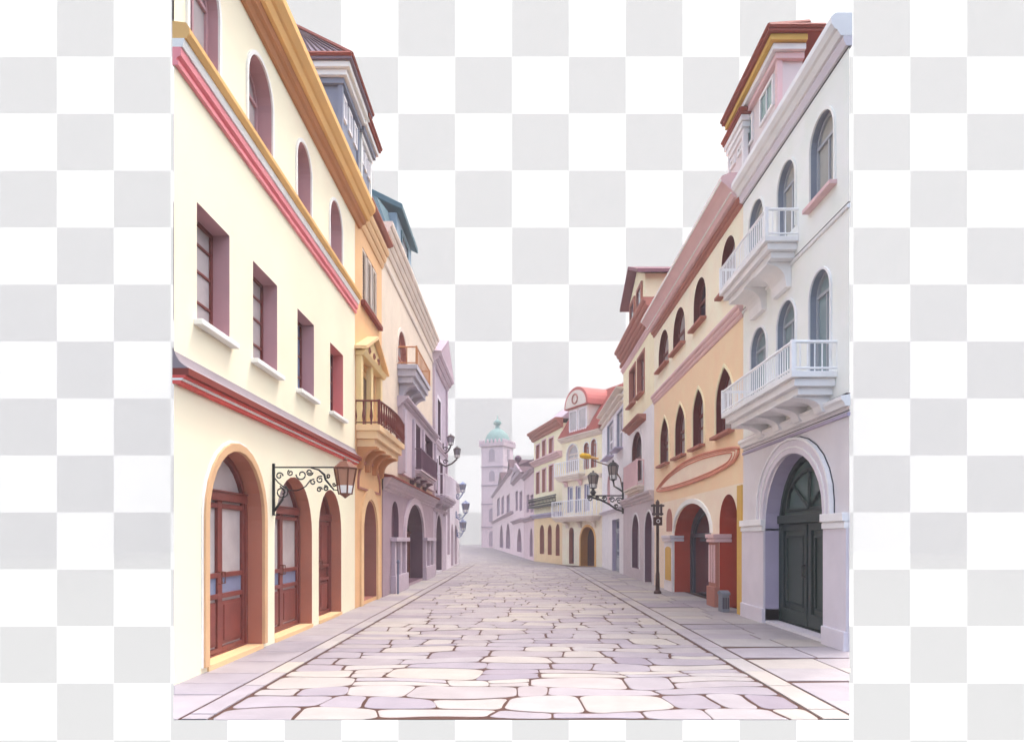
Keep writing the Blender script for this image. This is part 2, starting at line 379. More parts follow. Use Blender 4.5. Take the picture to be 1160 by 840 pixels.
def stone_mat(name, cols, k=.44):
    m = bpy.data.materials.new(name); m.use_nodes = True; t = m.node_tree; p = t.nodes['Principled BSDF']; p.inputs['Roughness'].default_value = .7
    p.inputs['Specular IOR Level'].default_value = .3
    a = t.nodes.new('ShaderNodeAttribute'); a.attribute_name = 'tone'; cr = t.nodes.new('ShaderNodeValToRGB')
    cr.color_ramp.elements[0].position = 0; cr.color_ramp.elements[1].position = 1
    for e, c in ((cr.color_ramp.elements[0], cols[0]), (cr.color_ramp.elements[1], cols[-1])): e.color = [x*k for x in lin(c)]+[1]
    for i, c in enumerate(cols[1:-1]):
        e = cr.color_ramp.elements.new((i+1)/(len(cols)-1)); e.color = [x*k for x in lin(c)]+[1]
    tc = t.nodes.new('ShaderNodeTexCoord'); n = t.nodes.new('ShaderNodeTexNoise'); n.inputs['Scale'].default_value = 2.5; n.inputs['Detail'].default_value = 8
    t.links.new(tc.outputs['Object'], n.inputs[0])
    mr = t.nodes.new('ShaderNodeMapRange'); mr.inputs[1].default_value = .3; mr.inputs[2].default_value = .7; mr.inputs[3].default_value = .9; mr.inputs[4].default_value = 1.05
    t.links.new(n.outputs[0], mr.inputs[0])
    mu = t.nodes.new('ShaderNodeVectorMath'); mu.operation = 'SCALE'
    t.links.new(cr.outputs[0], mu.inputs[0]); t.links.new(mr.outputs[0], mu.inputs['Scale']); t.links.new(a.outputs['Fac'], cr.inputs[0]); t.links.new(mu.outputs[0], p.inputs['Base Color'])
    n2 = t.nodes.new('ShaderNodeTexNoise'); n2.inputs['Scale'].default_value = 18; n2.inputs['Detail'].default_value = 6; t.links.new(tc.outputs['Object'], n2.inputs[0])
    b = t.nodes.new('ShaderNodeBump'); b.inputs['Strength'].default_value = .25; b.inputs['Distance'].default_value = .015
    t.links.new(n2.outputs[0], b.inputs['Height']); t.links.new(b.outputs[0], p.inputs['Normal'])
    return m
def xl(y): return -2.92 if y < 44 else max(-17, -68/770*y+.0) if y > 46 else -4.0
def xr(y): return 2.85 if y < 41 else (3.2-(y-41)*.155 if y < 54 else 1.3-(y-54)*.084)
st = Stones(); y = 6.42; prev = None
def wave(y, x, ph): return y+.10*math.sin(x*1.3+ph)+.06*math.sin(x*3.1+ph*2.3)
row = 0; ph = random.uniform(0, 6); phn = 0
while y < 195:
    h = random.uniform(.32, .62)*(1 if y < 70 else 1.6); phn = random.uniform(0, 6)
    a = xl(y); b = xr(y); x = a+random.uniform(-.6, 0); x = max(x, a)
    jitter = lambda s=.07: random.uniform(-s, s)
    jb, jt = 0, 0
    while x < b-.15:
        wdt = random.uniform(.42, 1.15)*(1 if y < 70 else 1.5)
        x2 = min(b, x+wdt)
        if b-x2 < .3: x2 = b
        e = x2 >= b-1e-6
        jb2, jt2 = (0, 0) if e else (jitter(), jitter())
        det = y < 30
        def quad(xa0, xa1, xb1, xb0, w0, w1):
            mid = (xa0+xb0)/2; mid2 = (xa1+xb1)/2
            return [(xa0, w0(xa0)), (mid, w0(mid)+jitter(.025)), (xb0, w0(xb0)), ((xb0+xb1)/2+jitter(.03), (w0(xb0)+w1(xb1))/2), (xb1, w1(xb1)), (mid2, w1(mid2)+jitter(.025)), (xa1, w1(xa1)), ((xa0+xa1)/2, (w0(xa0)+w1(xa1))/2)]
        lo = lambda q: wave(y, q, ph); hi = lambda q: wave(y+h, q, phn)
        if h > .5 and x2-x > .5 and random.random() < .35:
            mi = lambda q: (lo(q)+hi(q))/2+.02*math.sin(q*9)
            mb = (jb+jt)/2; mb2 = (jb2+jt2)/2
            st.add(quad(x+jb, x+mb, x2+mb2, x2+jb2, lo, mi), .011, detail=det); st.add(quad(x+mb, x+jt, x2+jt2, x2+mb2, mi, hi), .011, detail=det)
        else:
            st.add(quad(x+jb, x+jt, x2+jt2, x2+jb2, lo, hi), .012, detail=det)
        jb, jt = jb2, jt2
        x = x2
    y += h; ph = phn; row += 1
sm = stone_mat('street_stone', ['#C6B8C6', '#E6DBDE', '#D2C5D0', '#F6EADF', '#EADFE0', '#D8CBD6', '#FBEEE2', '#CABBC9'])
st.build('road', sm)
pv = Stones()
for (a, b, L0, L1, z, ylim) in ((-4.3, -3.22, .55, 1.05, .004, 45), (-3.2, -2.94, .7, 1.3, .008, 45), (3.2, 5.3, .6, 1.1, .004, 41), (2.87, 3.18, .8, 1.4, .008, 41)):
    y = 5.5+random.random()*.5
    while y < ylim:
        L = random.uniform(L0, L1); sk = random.uniform(-.2, .2)
        if b-a > 1.5:
            c = a+(b-a)*random.uniform(.4, .6)
            pv.add([(a, y), (c, y), (c, y+L+sk/2), (a, y+L+sk)], .013, z, False); pv.add([(c, y), (b, y), (b, y+L), (c, y+L+sk/2)], .013, z, False)
        else: pv.add([(a, y), (b, y), (b, y+L), (a, y+L)], .012, z, False)
        y += L+0
pv.build('pavement', stone_mat('pavement_stone', ['#CFC4CF', '#EEE4E0', '#DCD0D8', '#FAEEDE'], k=.47))

# ================================================================ LEFT 1: cream house
f = FL; u0, u1 = 7.88, 16.56
b = thing('cream_house', 'large cream house with pink bands and three red wooden doors, nearest on the left', 'house', (-4, 8, 0))
holes = []
for x0, x1, zb, zt in ((223, 260, 4.41, 5.88), (286.6, 314, 4.40, 5.88), (337, 355.6, 4.40, 5.86), (374, 388.6, 4.40, 5.86)):
    holes.append((f.U(x0), f.U(x1), zb, zt, 'rect', None))
ups = [(8.21, 9.03, 7.78, 9.02), (10.0, 10.98, 7.78, 9.06), (12.2, 13.03, 7.78, 9.0), (14.33, 15.32, 7.78, 9.02)]
drs = [(8.70, 10.58, .07, 2.93), (11.12, 13.13, .07, 2.80), (13.57, 15.29, .07, 2.74)]
ol = [outline(*h[:4]) for h in holes]+[outline(*q, 'round') for q in ups]+[outline(*q, 'round') for q in drs]
body(b, f, u0, u1, -.02, 9.6, ol, cream, 3, skew0=u0*3/4+.05)
for i, h in enumerate(holes):
    window(b, f, *h[:4], depth=.23, fr=wood, gl=(gl_grey, gl_grey, gl_blue, gl_blue)[i], rv=(mauve, mauve, mauve, rose)[i], fw=.045, hb=(.28, .56, .8), sill=white, sillw=.11)
for q in ups: window(b, f, *q, kind='round', depth=(.13 if q is ups[0] else .22), fr=mauve, gl=gl_grey, rv=mauve, fw=.05, hb=(), sur=white, surw=.06)
for i, q in enumerate(drs):
    door(b, f, *q, depth=.22, wd=wood, sur=(M('tan_stone', '#E6B98C') if i == 0 else None), surw=.12, gl=gl_grey, glazed=(i < 2), trim=white if i == 0 else None, leaves=2)
# small sloping ledge over the ground floor, red string course
MB(f).profile([(-.02, 3.50), (.07, 3.50), (.07, 3.54), (-.02, 3.54)], u0, u1).build('string_course', red, b)
MB(f).profile([(-.02, 3.54), (.10, 3.54), (.10, 3.565), (-.02, 3.565)], u0, u1).build('string_course', white, b)
MB(f).profile([(-.02, 3.565), (.13, 3.565), (.13, 3.60), (-.02, 3.60)], u0, u1).build('string_course', red, b)
MB(f).profile([(-.02, 3.60), (.17, 3.60), (.17, 3.68), (-.02, 3.68)], u0, u1).build('string_course', redbr, b)
MB(f).profile([(-.02, 3.68), (.17, 3.68), (.12, 3.71), (.06, 3.76), (.02, 3.83), (.0, 3.88), (-.02, 3.92)], u0, u1).build('ledge', greym, b)
MB(f).profile([(-.02, 7.19), (.05, 7.19), (.05, 7.24), (.02, 7.25), (.03, 7.28), (.08, 7.30), (.08, 7.40), (-.02, 7.40)], u0, u1).build('string_course', pink, b)
MB(f).profile([(-.02, 7.40), (.10, 7.40), (.12, 7.50), (-.02, 7.50)], u0, u1).build('string_course', white, b)
MB(f).profile([(-.02, 7.50), (.14, 7.50), (.18, 7.56), (.18, 7.62), (.14, 7.68), (-.02, 7.70)], u0, u1).build('string_course', gold, b)
cornice(b, f, u0, 16.95, [(-.05, 9.42), (.06, 9.42), (.10, 9.50), (.16, 9.52), (.20, 9.60), (-.05, 9.60)], golddk)
cornice(b, f, u0, 16.95, [(-.05, 9.60), (.26, 9.60), (.30, 9.72), (.34, 9.74), (.42, 9.84), (.42, 9.97), (.34, 9.98), (.2, 10.1), (-.05, 10.1)], gold)
pitched(b, f, u0, u1, 9.98, 3, tile, .45, skew0=u0*3/4, vf=.1)
# roof dormers standing on the cornice
def dormer(b, f, u0, u1, v1, depth, z0, ze, apex, ov, wallm, roofm, trimm, winm, near_win=True, nwin=2, glm=gl_blue, edge=None):
    D = MB(f).box(u0, u1, v1-depth, v1, z0, ze).build('dormer', wallm, b)
    ua, va, za = apex
    m = MB(f); A = [(u0-ov, v1+ov, ze), (u1+ov, v1+ov, ze), (u1+ov, v1-depth-.3, ze), (u0-ov, v1-depth-.3, ze)]
    B = [(a, c, z+.09) for a, c, z in A]
    i = m.uvz(A+B+[(ua, va, za)])
    for q in ((0, 1, 2, 3), (0, 1, 5, 4), (1, 2, 6, 5), (2, 3, 7, 6), (3, 0, 4, 7), (4, 5, 8), (5, 6, 8), (6, 7, 8), (7, 4, 8)): m.fc.append([i+k for k in q])
    # tile ribs down the near and street slopes
    rib = MB(f)
    for (p, q) in ((B[0], B[3]), (B[0], B[1])):
        for k in range(1, 12):
            s = k/12; e = [p[j]+(q[j]-p[j])*s for j in range(3)]; ap = (ua, va, za)
            rib.tube([(e[0], e[1], e[2]+.01), tuple(e[j]+(ap[j]-e[j])*.93+(.01 if j == 2 else 0) for j in range(3))], .02, 4)
    rf = m.build('roof', roofm, D); rib.build('tile_ribs', M('dark_tile', '#6E4A50', k=.5) if roofm is tile else M('dark_red_tile', '#8A3A34', k=.5), rf)
    if edge:
        e = MB(f); ap = (ua, va, za+.03)
        for c in (B[0], B[1]): e.tube([c, ap], .05, 6)
        for p, q in ((B[0], B[1]), (B[0], B[3])): e.tube([p, q], .045, 6)
        e.build('roof_edge', edge, D)
    for k in range(3):
        MB(f).box(u0-ov*(.3+.25*k), u1+ov*(.3+.25*k), v1-depth, v1+ov*(.3+.25*k), ze-.36+.12*k, ze-.25+.12*k).build('moulding', trimm[k % len(trimm)], D)
    zt = ze-.45; zb = z0+(.15 if z0 > 9.9 else .6)
    wv = (u1-u0)/nwin
    for k in range(nwin):
        a = u0+wv*k+wv*.18; c = u0+wv*(k+1)-wv*.18
        m = MB(f); m.ring(outline(a, c, zb, zt), outline(a+.06, c-.06, zb+.06, zt-.06), v1-.01, v1+.04); m.box((a+c)/2-.02, (a+c)/2+.02, v1-.01, v1+.03, zb+.06, zt-.06)
        m.build('window', winm, D)
        MB(f).box(a+.05, c-.05, v1-.01, v1+.012, zb+.05, zt-.05).build('pane', glm, D)
    if near_win:
        m = MB(f); a = v1-depth*.75; c = v1-depth*.25
        i = m.box(u0-.03, u0+.01, a, c, zb, zt); m.build('pane', glm, D)
    # corner pilasters
    for uu in (u0, u1): MB(f).box(uu-.05, uu+.05, v1-.05, v1+.05, z0, ze-.36).build('pilaster', trimm[0], D)
    return D
dormer(b, f, 14.1, 15.5, .3, 1.0, 9.9, 11.45, (14.9, -.9, 12.9), .3, bluegr, tile, [bluegr, white, white], whitep, near_win=False, nwin=3, glm=gl_blue, edge=redtile)
dormer(b, f, 15.8, 16.8, .3, .7, 9.9, 11.35, (16.3, -.4, 11.7), .24, bluegr, redtile, [white, bluegr, white], whitep, near_win=False, nwin=3, edge=redtile)

# scroll bracket lantern on the cream house
def lantern(m_fr, m_gl, f, u, v, z0, h, w, n=6, parent=None, hang=True):
    a = MB(f)
    r = w/2
    a.lathe(u, v, [(r*.60, z0), (r*.60, z0+.03*h)], n); a.lathe(u, v, [(r*1.05, z0+.68*h), (r*1.1, z0+.72*h), (r*.5, z0+.88*h), (r*.2, z0+.9*h), (r*.2, z0+.95*h), (.01, z0+h)], n)
    a.lathe(u, v, [(.01, z0-.10*h), (r*.25, z0-.05*h), (r*.5, z0)], n)
    P = f.P(u, v, 0)
    for k in range(n):
        t = 2*math.pi*k/n
        d0 = Vector((math.cos(t), math.sin(t), 0))
        p0 = P+d0*r*.58+Vector((0, 0, z0)); p1 = P+d0*r*1.0+Vector((0, 0, z0+.7*h))
        b_ = MB(WORLD); b_.tube([tuple(p0), tuple(p1)], .011*h/.5, 4)
        i = len(a.v); a.v += b_.v; a.fc += [[q+i for q in fc] for fc in b_.fc]
    L = a.build('lantern', m_fr, parent)
    MB(f).lathe(u, v, [(r*.52, z0+.03*h), (r*.93, z0+.68*h)], n).build('lamp_glass', m_gl, L)
    MB(f).lathe(u, v, [(r*.57, z0+.035*h), (r*.70, z0+.24*h)], n).build('frosted_glass', white, L)
    MB(f).lathe(u, v, [(.02, z0+.03*h), (.028, z0+.2*h), (.02, z0+.36*h)], 8).build('bulb', white, L)
    return L
def spiral(m, f, u, v, z, r0, turns, r, sgn=1, ph=0):
    pts = []
    for k in range(int(14*turns)+1):
        t = k/14*2*math.pi; q = r0*(1-.72*k/(14*turns)); pts.append((u, v+q*math.cos(sgn*t+ph), z+q*math.sin(sgn*t+ph)))
    m.tube(pts, r, 5)
L = thing('wall_lantern', 'black scrollwork bracket with a bronze glass lantern hanging out from the cream house wall', 'wall lamp', (-4, 11.03, 2.6))
m = MB(f); U = 11.03
m.box(U-.02, U+.02, 0, .035, 2.08, 2.92)
m.tube([(U, .02, 2.86), (U, 1.16, 2.86)], .013, 6)
for (v, z, r0, tr, sg, phh) in ((.11, 2.72, .06, 1.2, 1, 0), (.15, 2.46, .11, 1.4, -1, 1), (.29, 2.77, .05, 1.3, 1, 2), (.6, 2.78, .055, 1.5, -1, 0), (.47, 2.74, .09, 1.1, 1, 3.1), (.77, 2.66, .06, 1.3, 1, 1), (.86, 2.52, .045, 1.3, -1, 2), (.76, 2.50, .045, 1.3, 1, 0), (.9, 2.72, .035, 1.2, 1, 4), (1.0, 2.58, .03, 1.2, -1, 0), (.66, 2.62, .05, 1.1, 1, 1.2)):
    spiral(m, f, U, v, z, r0, tr, .012, sg, phh)
m.tube([(U, .02, 2.14), (U, .16, 2.34), (U, .2, 2.46), (U, .12, 2.56)], [.02, .02, .014, .01], 6)
m.tube([(U, .04, 2.68)]+[(U, .04+.5*t, 2.66-.18*math.sin(math.pi*t*.8)+.0*t) for t in (.1, .25, .4, .55, .7, .85, 1)]+[(U, .62, 2.66)], .010, 6)
m.tube([(U, .62, 2.85), (U, .75, 2.82), (U, .84, 2.74), (U, .86, 2.66), (U, .95, 2.55), (U, 1.0, 2.49)], [.008, .016, .02, .018, .016, .01], 6)
m.tube([(U, 1.16, 2.86), (U, 1.18, 2.93), (U, 1.18, 3.0)], .012, 6); m.tube([(U, .98, 2.5), (U, 1.1, 2.48), (U, 1.18, 2.44)], .009, 6)
m.build('bracket', iron, L)
lantern(ironbr, lamp_glass, f, U, 1.18, 2.42, .6, .36, 6, L)

# ================================================================ LEFT 2: narrow orange house
u0, u1 = 16.56, 19.8
b = thing('orange_house', 'narrow orange house with turned-baluster balcony, louvred shutters and gabled balcony door', 'house', (-4, 18, 0))
dq = (17.35, 19.05, .1, 2.72); bd = (16.95, 18.9, 4.5, 6.15)
shs = [(f.U(a), f.U(c), 7.75, 9.15) for a, c in ((410.6, 415.6), (417, 421.5), (422.8, 426.8))]
body(b, f, u0, u1, -.02, 9.9, [outline(*dq, 'round'), outline(*bd), outline(shs[0][0], shs[2][1], 7.75, 9.15)], orange, 3, name='wall')
o = outline(*dq, 'round')
W = MB(f).prism(outline(dq[0], dq[1], dq[2], dq[3], 'round'), -.42, -.36).build('door', maroon, b)
MB(f).strip(o, 0, -.42).build('reveal', rust, W)
MB(f).box(dq[0]+.15, (dq[0]+dq[1])/2-.03, -.37, -.33, .2, 2.0).box((dq[0]+dq[1])/2+.03, dq[1]-.15, -.37, -.33, .2, 2.0).build('door_panel', wooddk, W)
MB(f).arch(outline(dq[0]-.3, dq[1]+.3, .0, 3.05, 'round'), outline(*(dq[0]-.02, dq[1]+.02, .0, 2.75), 'round'), 0, .05).build('surround', orangel, W)
# shutters with louvres
for q in shs:
    m = MB(f); m.ring(outline(*q), outline(q[0]+.06, q[1]-.06, q[2]+.06, q[3]-.06), -.08, -.01)
    n = 16
    for k in range(n):
        z = q[2]+.09+(q[3]-q[2]-.18)*k/(n-1); m.profile([(-.07, z+.03), (-.06, z+.035), (-.02, z-.02), (-.03, z-.025)], q[0]+.05, q[1]-.05)
    m.build('shutter', cornw, b)
MB(f).box(shs[0][0]-.2, shs[2][1]+.3, -.1, .12, 7.62, 7.74).build('sill', redbr, b, bev=.01)
MB(f).sheet([outline(shs[0][0], shs[2][1], 7.75, 9.15)], -.14).build('pane', gl_dark, b)
MB(f).strip(outline(shs[0][0], shs[2][1], 7.75, 9.15), 0, -.14).build('reveal', rust, b)
# gabled balcony door
window(b, f, *bd, depth=.12, fr=yell, gl=gl_dark, rv=orangel, fw=.14, vb=1, hb=(.12,), name='balcony_door')
m = MB(f)
for uu in (16.75, 17.9, 19.1): m.box(uu-.11, uu+.11, 0, .14, 4.5, 6.2)
m.profile([(0, 6.2), (.2, 6.2), (.26, 6.32), (0, 6.32)], 16.6, 19.3)
m.build('pilaster', yell, b, bev=.01)
m = MB(f); um = 17.95
m.prism([(16.62, 6.32), (19.28, 6.32), (18.9, 6.62), (um, 6.86), (17.0, 6.62)], 0, .16)
P_ = m.build('pediment', yell, b)
m = MB(f)
for a, c in (((16.5, 6.32), (um, 6.96)), ((um, 6.96), (19.4, 6.32))):
    m.solid([(a[0], 0, a[1]), (c[0], 0, c[1]), (c[0], .3, c[1]), (a[0], .3, a[1])], [(a[0], 0, a[1]+.08), (c[0], 0, c[1]+.08), (c[0], .3, c[1]+.08), (a[0], .3, a[1]+.08)])
m.build('moulding', orangel, P_)
m = MB(f)
for uu, s in ((17.4, 1), (18.5, -1), (um, 1)): 
    pts = [(uu+.13*math.cos(t/10*6.28)*s*(1-t/26), .18, 6.5+.09*math.sin(t/10*6.28)*(1-t/26)) for t in range(16)]
    m.tube(pts, .014, 5)
m.build('scroll', rust, P_)
balcony(b, f, 16.62, 20.2, .6, 3.98, 4.5, 5.08, ligo, brownfr, step=.15, r=.028, bal='turned', curve=.1,
        corb=[(16.9, .22, .5, .55), (17.75, .22, .5, .55), (18.6, .22, .5, .55), (19.45, .22, .5, .55)], corbm=golddk)
MB(f).ring(outline(16.8, 19.5, 2.95, 3.75, 'round', .6), outline(16.88, 19.42, 3.0, 3.68, 'round', .55), 0, .04).build('blind_arch', rust, b)
cornice(b, f, u0+.0, u1, corn_pr(9.55, 10.05, .22), orangel)
cornice(b, f, 16.96, u1, corn_pr(10.05, 10.25, .34, 2), rust)
pitched(b, f, u0, u1, 10.2, 3, rust, .5)
B_ = MB(FL)
B_.lathe(20.9, .28, [(.03, 0), (.03, .95), (.05, .97), (.05, 1.02), (.02, 1.06)], 10)
# ================================================================ LEFT 3: beige house with purple ground floor
u0, u1 = 19.8, 31.4
b = thing('beige_house', 'tall beige house above a purple arched shopfront, teal roof dormer and two small balconies', 'house', (-4, 25, 0))
aw = (22.3, 24.2, 7.45, 8.75); pw = [(f.U(464), f.U(471.5), 4.15, 6.0), (f.U(476), f.U(486), 4.15, 6.0)]
body(b, f, u0, u1, 3.5, 10.5, [outline(*aw, 'round')]+[outline(*q) for q in pw], beige, 3)
window(b, f, *aw, kind='round', depth=.15, fr=rust, gl=gl_grey, rv=rust, fw=.08, hb=(), sur=cornw, surw=.12)
balcony(b, f, 22.3, 25.6, .66, 6.86, 7.43, 8.0, M('pearl_stone', '#D2CEDA', k=.75), golddk, step=.28, r=.016, corb=[(22.8, .3, .55, .6), (23.9, .3, .55, .6), (25.0, .3, .55, .6)], corbm=M('pearl_stone', ''))
ph_ = 22.4
bw = MB(f); bw.sheet([outline(ph_, u1-.3, 3.85, 6.2)]+[outline(*q) for q in pw], .16); bw.strip(outline(ph_, u1-.3, 3.85, 6.2), 0, .16)
BW = bw.build('bay', purpl, b)
for q in pw: window(b, f, *q, depth=.12, fr=purpl, gl=gl_dark, rv=purpd, fw=.09, vb=1, hb=(), name='window', sur=None)
for q in pw: MB(f).strip(outline(*q), 0, .16).build('reveal', purpd, BW)
for uu in (22.55, f.U(462.5), f.U(473.7), f.U(488)): MB(f).box(uu-.15, uu+.15, .16, .26, 3.9, 6.0).build('pilaster', lil, BW, bev=.01)
cornice(b, f, ph_-.1, u1-.2, corn_pr(6.05, 6.4, .36, 3), lil, 'moulding')
balcony(b, f, 24.4, 29.0, .5, 3.98, 4.2, 4.93, purpl, purpd, step=.3, r=.03, corb=[(25.0, .3, .4, .5), (26.6, .3, .4, .5), (28.3, .3, .4, .5)], corbm=purpd)
cornice(b, f, u0, u1+.1, corn_pr(10.3, 10.95, .32, 4), cornw)
cornice(b, f, u0+.0, u1, corn_pr(9.8, 9.92, .06, 1), cornw, 'string_course')
pitched(b, f, u0, u1, 10.95, 3, teal, .5)
# teal dormer
m = MB(f).box(22.2, 25.2, -1.4, .0, 10.9, 12.35)
D = m.build('dormer', teall, b)
m = MB(f); m.solid([(22.0, .22, 12.35), (25.45, .22, 12.35), (25.45, -1.6, 13.2), (22.0, -1.6, 13.2)], [(22.0, .22, 12.55), (25.45, .22, 12.55), (25.45, -1.6, 13.45), (22.0, -1.6, 13.45)])
m.build('roof', teal, D, bev=.03)
MB(f).ring(outline(23.0, 24.4, 11.15, 12.15), outline(23.12, 24.28, 11.27, 12.03), 0, .04).build('window', teal, D); MB(f).box(23.1, 24.3, -.01, .015, 11.25, 12.05).build('pane', gl_dark, D)
m = MB(f); m.solid([(19.9, .1, 10.95), (22.0, .1, 10.95), (22.0, -1.5, 10.95), (19.9, -1.5, 10.95)], [(20.3, -.25, 11.9), (22.0, -.25, 12.3), (22.0, -1.5, 13.0), (20.3, -1.5, 12.6)])
m.build('roof', teal, b)
# ground floor
g0, g1 = u0, u1+.9
ar = [(21.1, 22.35, .9, 2.9, 'blind'), (23.5, 27.9, .12, 3.0, 'gate'), (f.U(494.6), f.U(501.5), .12, 2.95, 'door')]
ar[2] = (33.0-.0, 35.8, .12, 2.95, 'door')
body(b, f, g0, u1, -.02, 3.5, [outline(21.1, 22.35, .9, 2.9, 'round'), outline(23.5, 27.9, .1, 3.0, 'round', 1.3)], purp, 3, name='ground_floor', vf=.04)
o = outline(21.1, 22.35, .9, 2.9, 'round'); W = MB(f).sheet([o], -.12).build('niche', purpd, b); MB(f).strip(o, .04, -.12).build('reveal', purpd, W)
o = outline(23.5, 27.9, .1, 3.0, 'round', 1.3)
W = MB(f).sheet([o], -.5).build('gate', maroon, b); MB(f).strip(o, .04, -.5).build('reveal', purpd, W)
m = MB(f)
for k in range(12): uu = 23.7+k*.36; m.box(uu-.05, uu+.05, -.5, -.44, .12, 1.95)
m.box(23.5, 27.9, -.5, -.42, 1.9, 2.0)
m.build('gate_bars', brownfr, W)
MB(f).arch(outline(23.2, 28.2, 1.75, 3.25, 'round', 1.45), outline(23.5, 27.9, 1.75, 3.0, 'round', 1.25), .02, .12).build('surround', purpl, W)
for ua, ub in ((20.95, 23.45), (27.95, 30.9)):
    m = MB(f); m.box(ua, ub, .04, .2, 0, .55); m.box(ua-.03, ub+.03, .04, .24, 1.62, 1.75)
    for k in range(3): c = ua+.25+(ub-ua-.5)*k/2; m.box(c-.14, c+.14, .04, .16, .55, 1.62)
    m.build('pilaster', lil, b, bev=.01)
cornice(b, f, g0, u1+.1, corn_pr(3.12, 3.5, .3, 4), purpl); cornice(b, f, g0, u1+.1, [(-.02, 3.5), (.34, 3.5), (.34, 3.56), (-.02, 3.62)], redbr)
# bollard
bo = B_.build('bollard', M('slate_metal', '#8088A0', rough=.4)); bo['label'] = 'slim grey metal bollard where the orange house meets the purple shopfront'; bo['category'] = 'bollard'

# ================================================================ LEFT 4: purple house with pediment
u0, u1 = 31.4, 37.4
b = thing('purple_house', 'tall narrow mauve house with a small triangular pediment and curved balcony over an arched door', 'house', (-4, 34, 0))
dd = (32.4, 35.0, .1, 2.9); w1 = (33.2, 34.6, 6.6, 8.6); w2 = (31.9, 33.3, 3.9, 5.6); w3 = (34.2, 35.6, 3.9, 5.6)
body(b, f, u0, u1, -.02, 10.0, [outline(*dd, 'round'), outline(*w1), outline(*w2), outline(*w3)], lil, 3)
window(b, f, *w1, depth=.15, fr=purpl, gl=gl_dark, rv=purpd, fw=.09, hb=(.5,), sur=lilw, surw=.16, sill=lilw)
window(b, f, *w2, depth=.15, fr=purpl, gl=gl_dark, rv=purpd, fw=.09, hb=(.5,), sur=lilw, surw=.14); window(b, f, *w3, depth=.15, fr=purpl, gl=gl_dark, rv=purpd, fw=.09, hb=(.5,), sur=lilw, surw=.14)
door(b, f, *dd, depth=.3, wd=wooddk, gl=gl_dark, rv=purpd, sur=purpl, surw=.2, handle=False, transom=.62)
cornice(b, f, u0, u1+.1, corn_pr(9.8, 10.35, .42, 3), purpl)
m = MB(f).prism([(31.6, 10.35), (37.3, 10.35), (34.5, 11.6)], -.2, .3); P_ = m.build('pediment', purpl, b)
MB(f).prism([(32.8, 10.55), (36.1, 10.55), (34.5, 11.25)], .3, .34).build('tympanum', purpd, P_)
m = MB(f); m.solid([(31.4, -3, 10.35), (37.4, -3, 10.35), (37.5, .42, 10.35), (31.3, .42, 10.35)], [(34.4, -3, 11.75), (34.5, -3, 11.75), (34.5, .42, 11.75), (34.4, .42, 11.75)])
m.build('roof', hz3, b)
balcony(b, f, 31.9, 37.2, .55, 3.4, 3.75, 4.75, lil, lilw, step=.3, r=.03, curve=.12, corb=[(32.8, .4, .4, .5), (36, .4, .4, .5)], corbm=purpl)
cornice(b, f, u0, u1, corn_pr(6.1, 6.3, .12, 2), purpl, 'string_course'); cornice(b, f, u0, u1, corn_pr(3.0, 3.15, .15, 2), purpl, 'string_course')
for uu in (31.6, 37.2): MB(f).box(uu-.15, uu+.15, 0, .1, 3.6, 9.8).build('pilaster', purpl, b)
# LEFT 5
u0, u1 = 37.4, 45.5
b = thing('pale_lilac_house', 'low pale lilac house with blind arches, farthest on the left side of the street', 'house', (-4, 41, 0))
wa = [(37.9, 39.3, .8, 4.2), (39.9, 41.4, .1, 2.6), (42.2, 43.8, .1, 2.6)]
body(b, f, u0, u1, -.02, 5.0, [outline(*q, 'round') for q in wa], lilw, 3)
for q in wa: window(b, f, *q, kind='round', depth=.2, fr=lilw, gl=glass('pale_glass', '#D8CEDC'), rv=purpl, fw=.1, hb=(), name='window')
cornice(b, f, u0, u1, corn_pr(4.8, 5.15, .25, 2), lilw); pitched(b, f, u0, u1, 5.1, 3, hz3, .5)
# small lanterns on the far left walls
def wlamp(u, z, v, w, h, fr, label, group=None, up=True):
    L = thing('wall_lantern', label, 'wall lamp', (-4, u, z), group)
    m = MB(FL); m.box(u-.05, u+.05, 0, .05, z-.35, z+.1)
    m.tube([(u, 0, z-.25), (u, v*.35, z-.42), (u, v*.7, z-.3), (u, v, z-.06)], .045, 6); spiral(m, FL, u, v*.35, z-.2, .13, 1.3, .025)
    m.build('bracket', fr, L); lantern(fr, glass('smoked_glass', '#8C8890'), FL, u, v, z, h, w, 6, L); return L
dkir = M('weathered_iron', '#5A4A4C', rough=.5); blir = M('blue_grey_iron', '#8E98BC', rough=.5)
wlamp(34.0, 5.75, .9, .36, .6, dkir, 'dark lantern reaching farthest out from the mauve house wall', 'lanterns on the mauve house')
wlamp(35.6, 6.6, .42, .4, .6, dkir, 'dark box lantern close to the wall of the mauve house, the higher one', 'lanterns on the mauve house')
wlamp(42.5, 4.6, .48, .4, .7, blir, 'blue-grey lantern near the top of the pale lilac house', 'blue-grey lanterns on the pale lilac house')
wlamp(43.0, 3.35, .62, .5, .8, blir, 'blue-grey lantern at middle height on the pale lilac house', 'blue-grey lanterns on the pale lilac house')
wlamp(43.6, 2.2, .4, .45, .8, blir, 'blue-grey lantern lowest down on the pale lilac house', 'blue-grey lanterns on the pale lilac house')

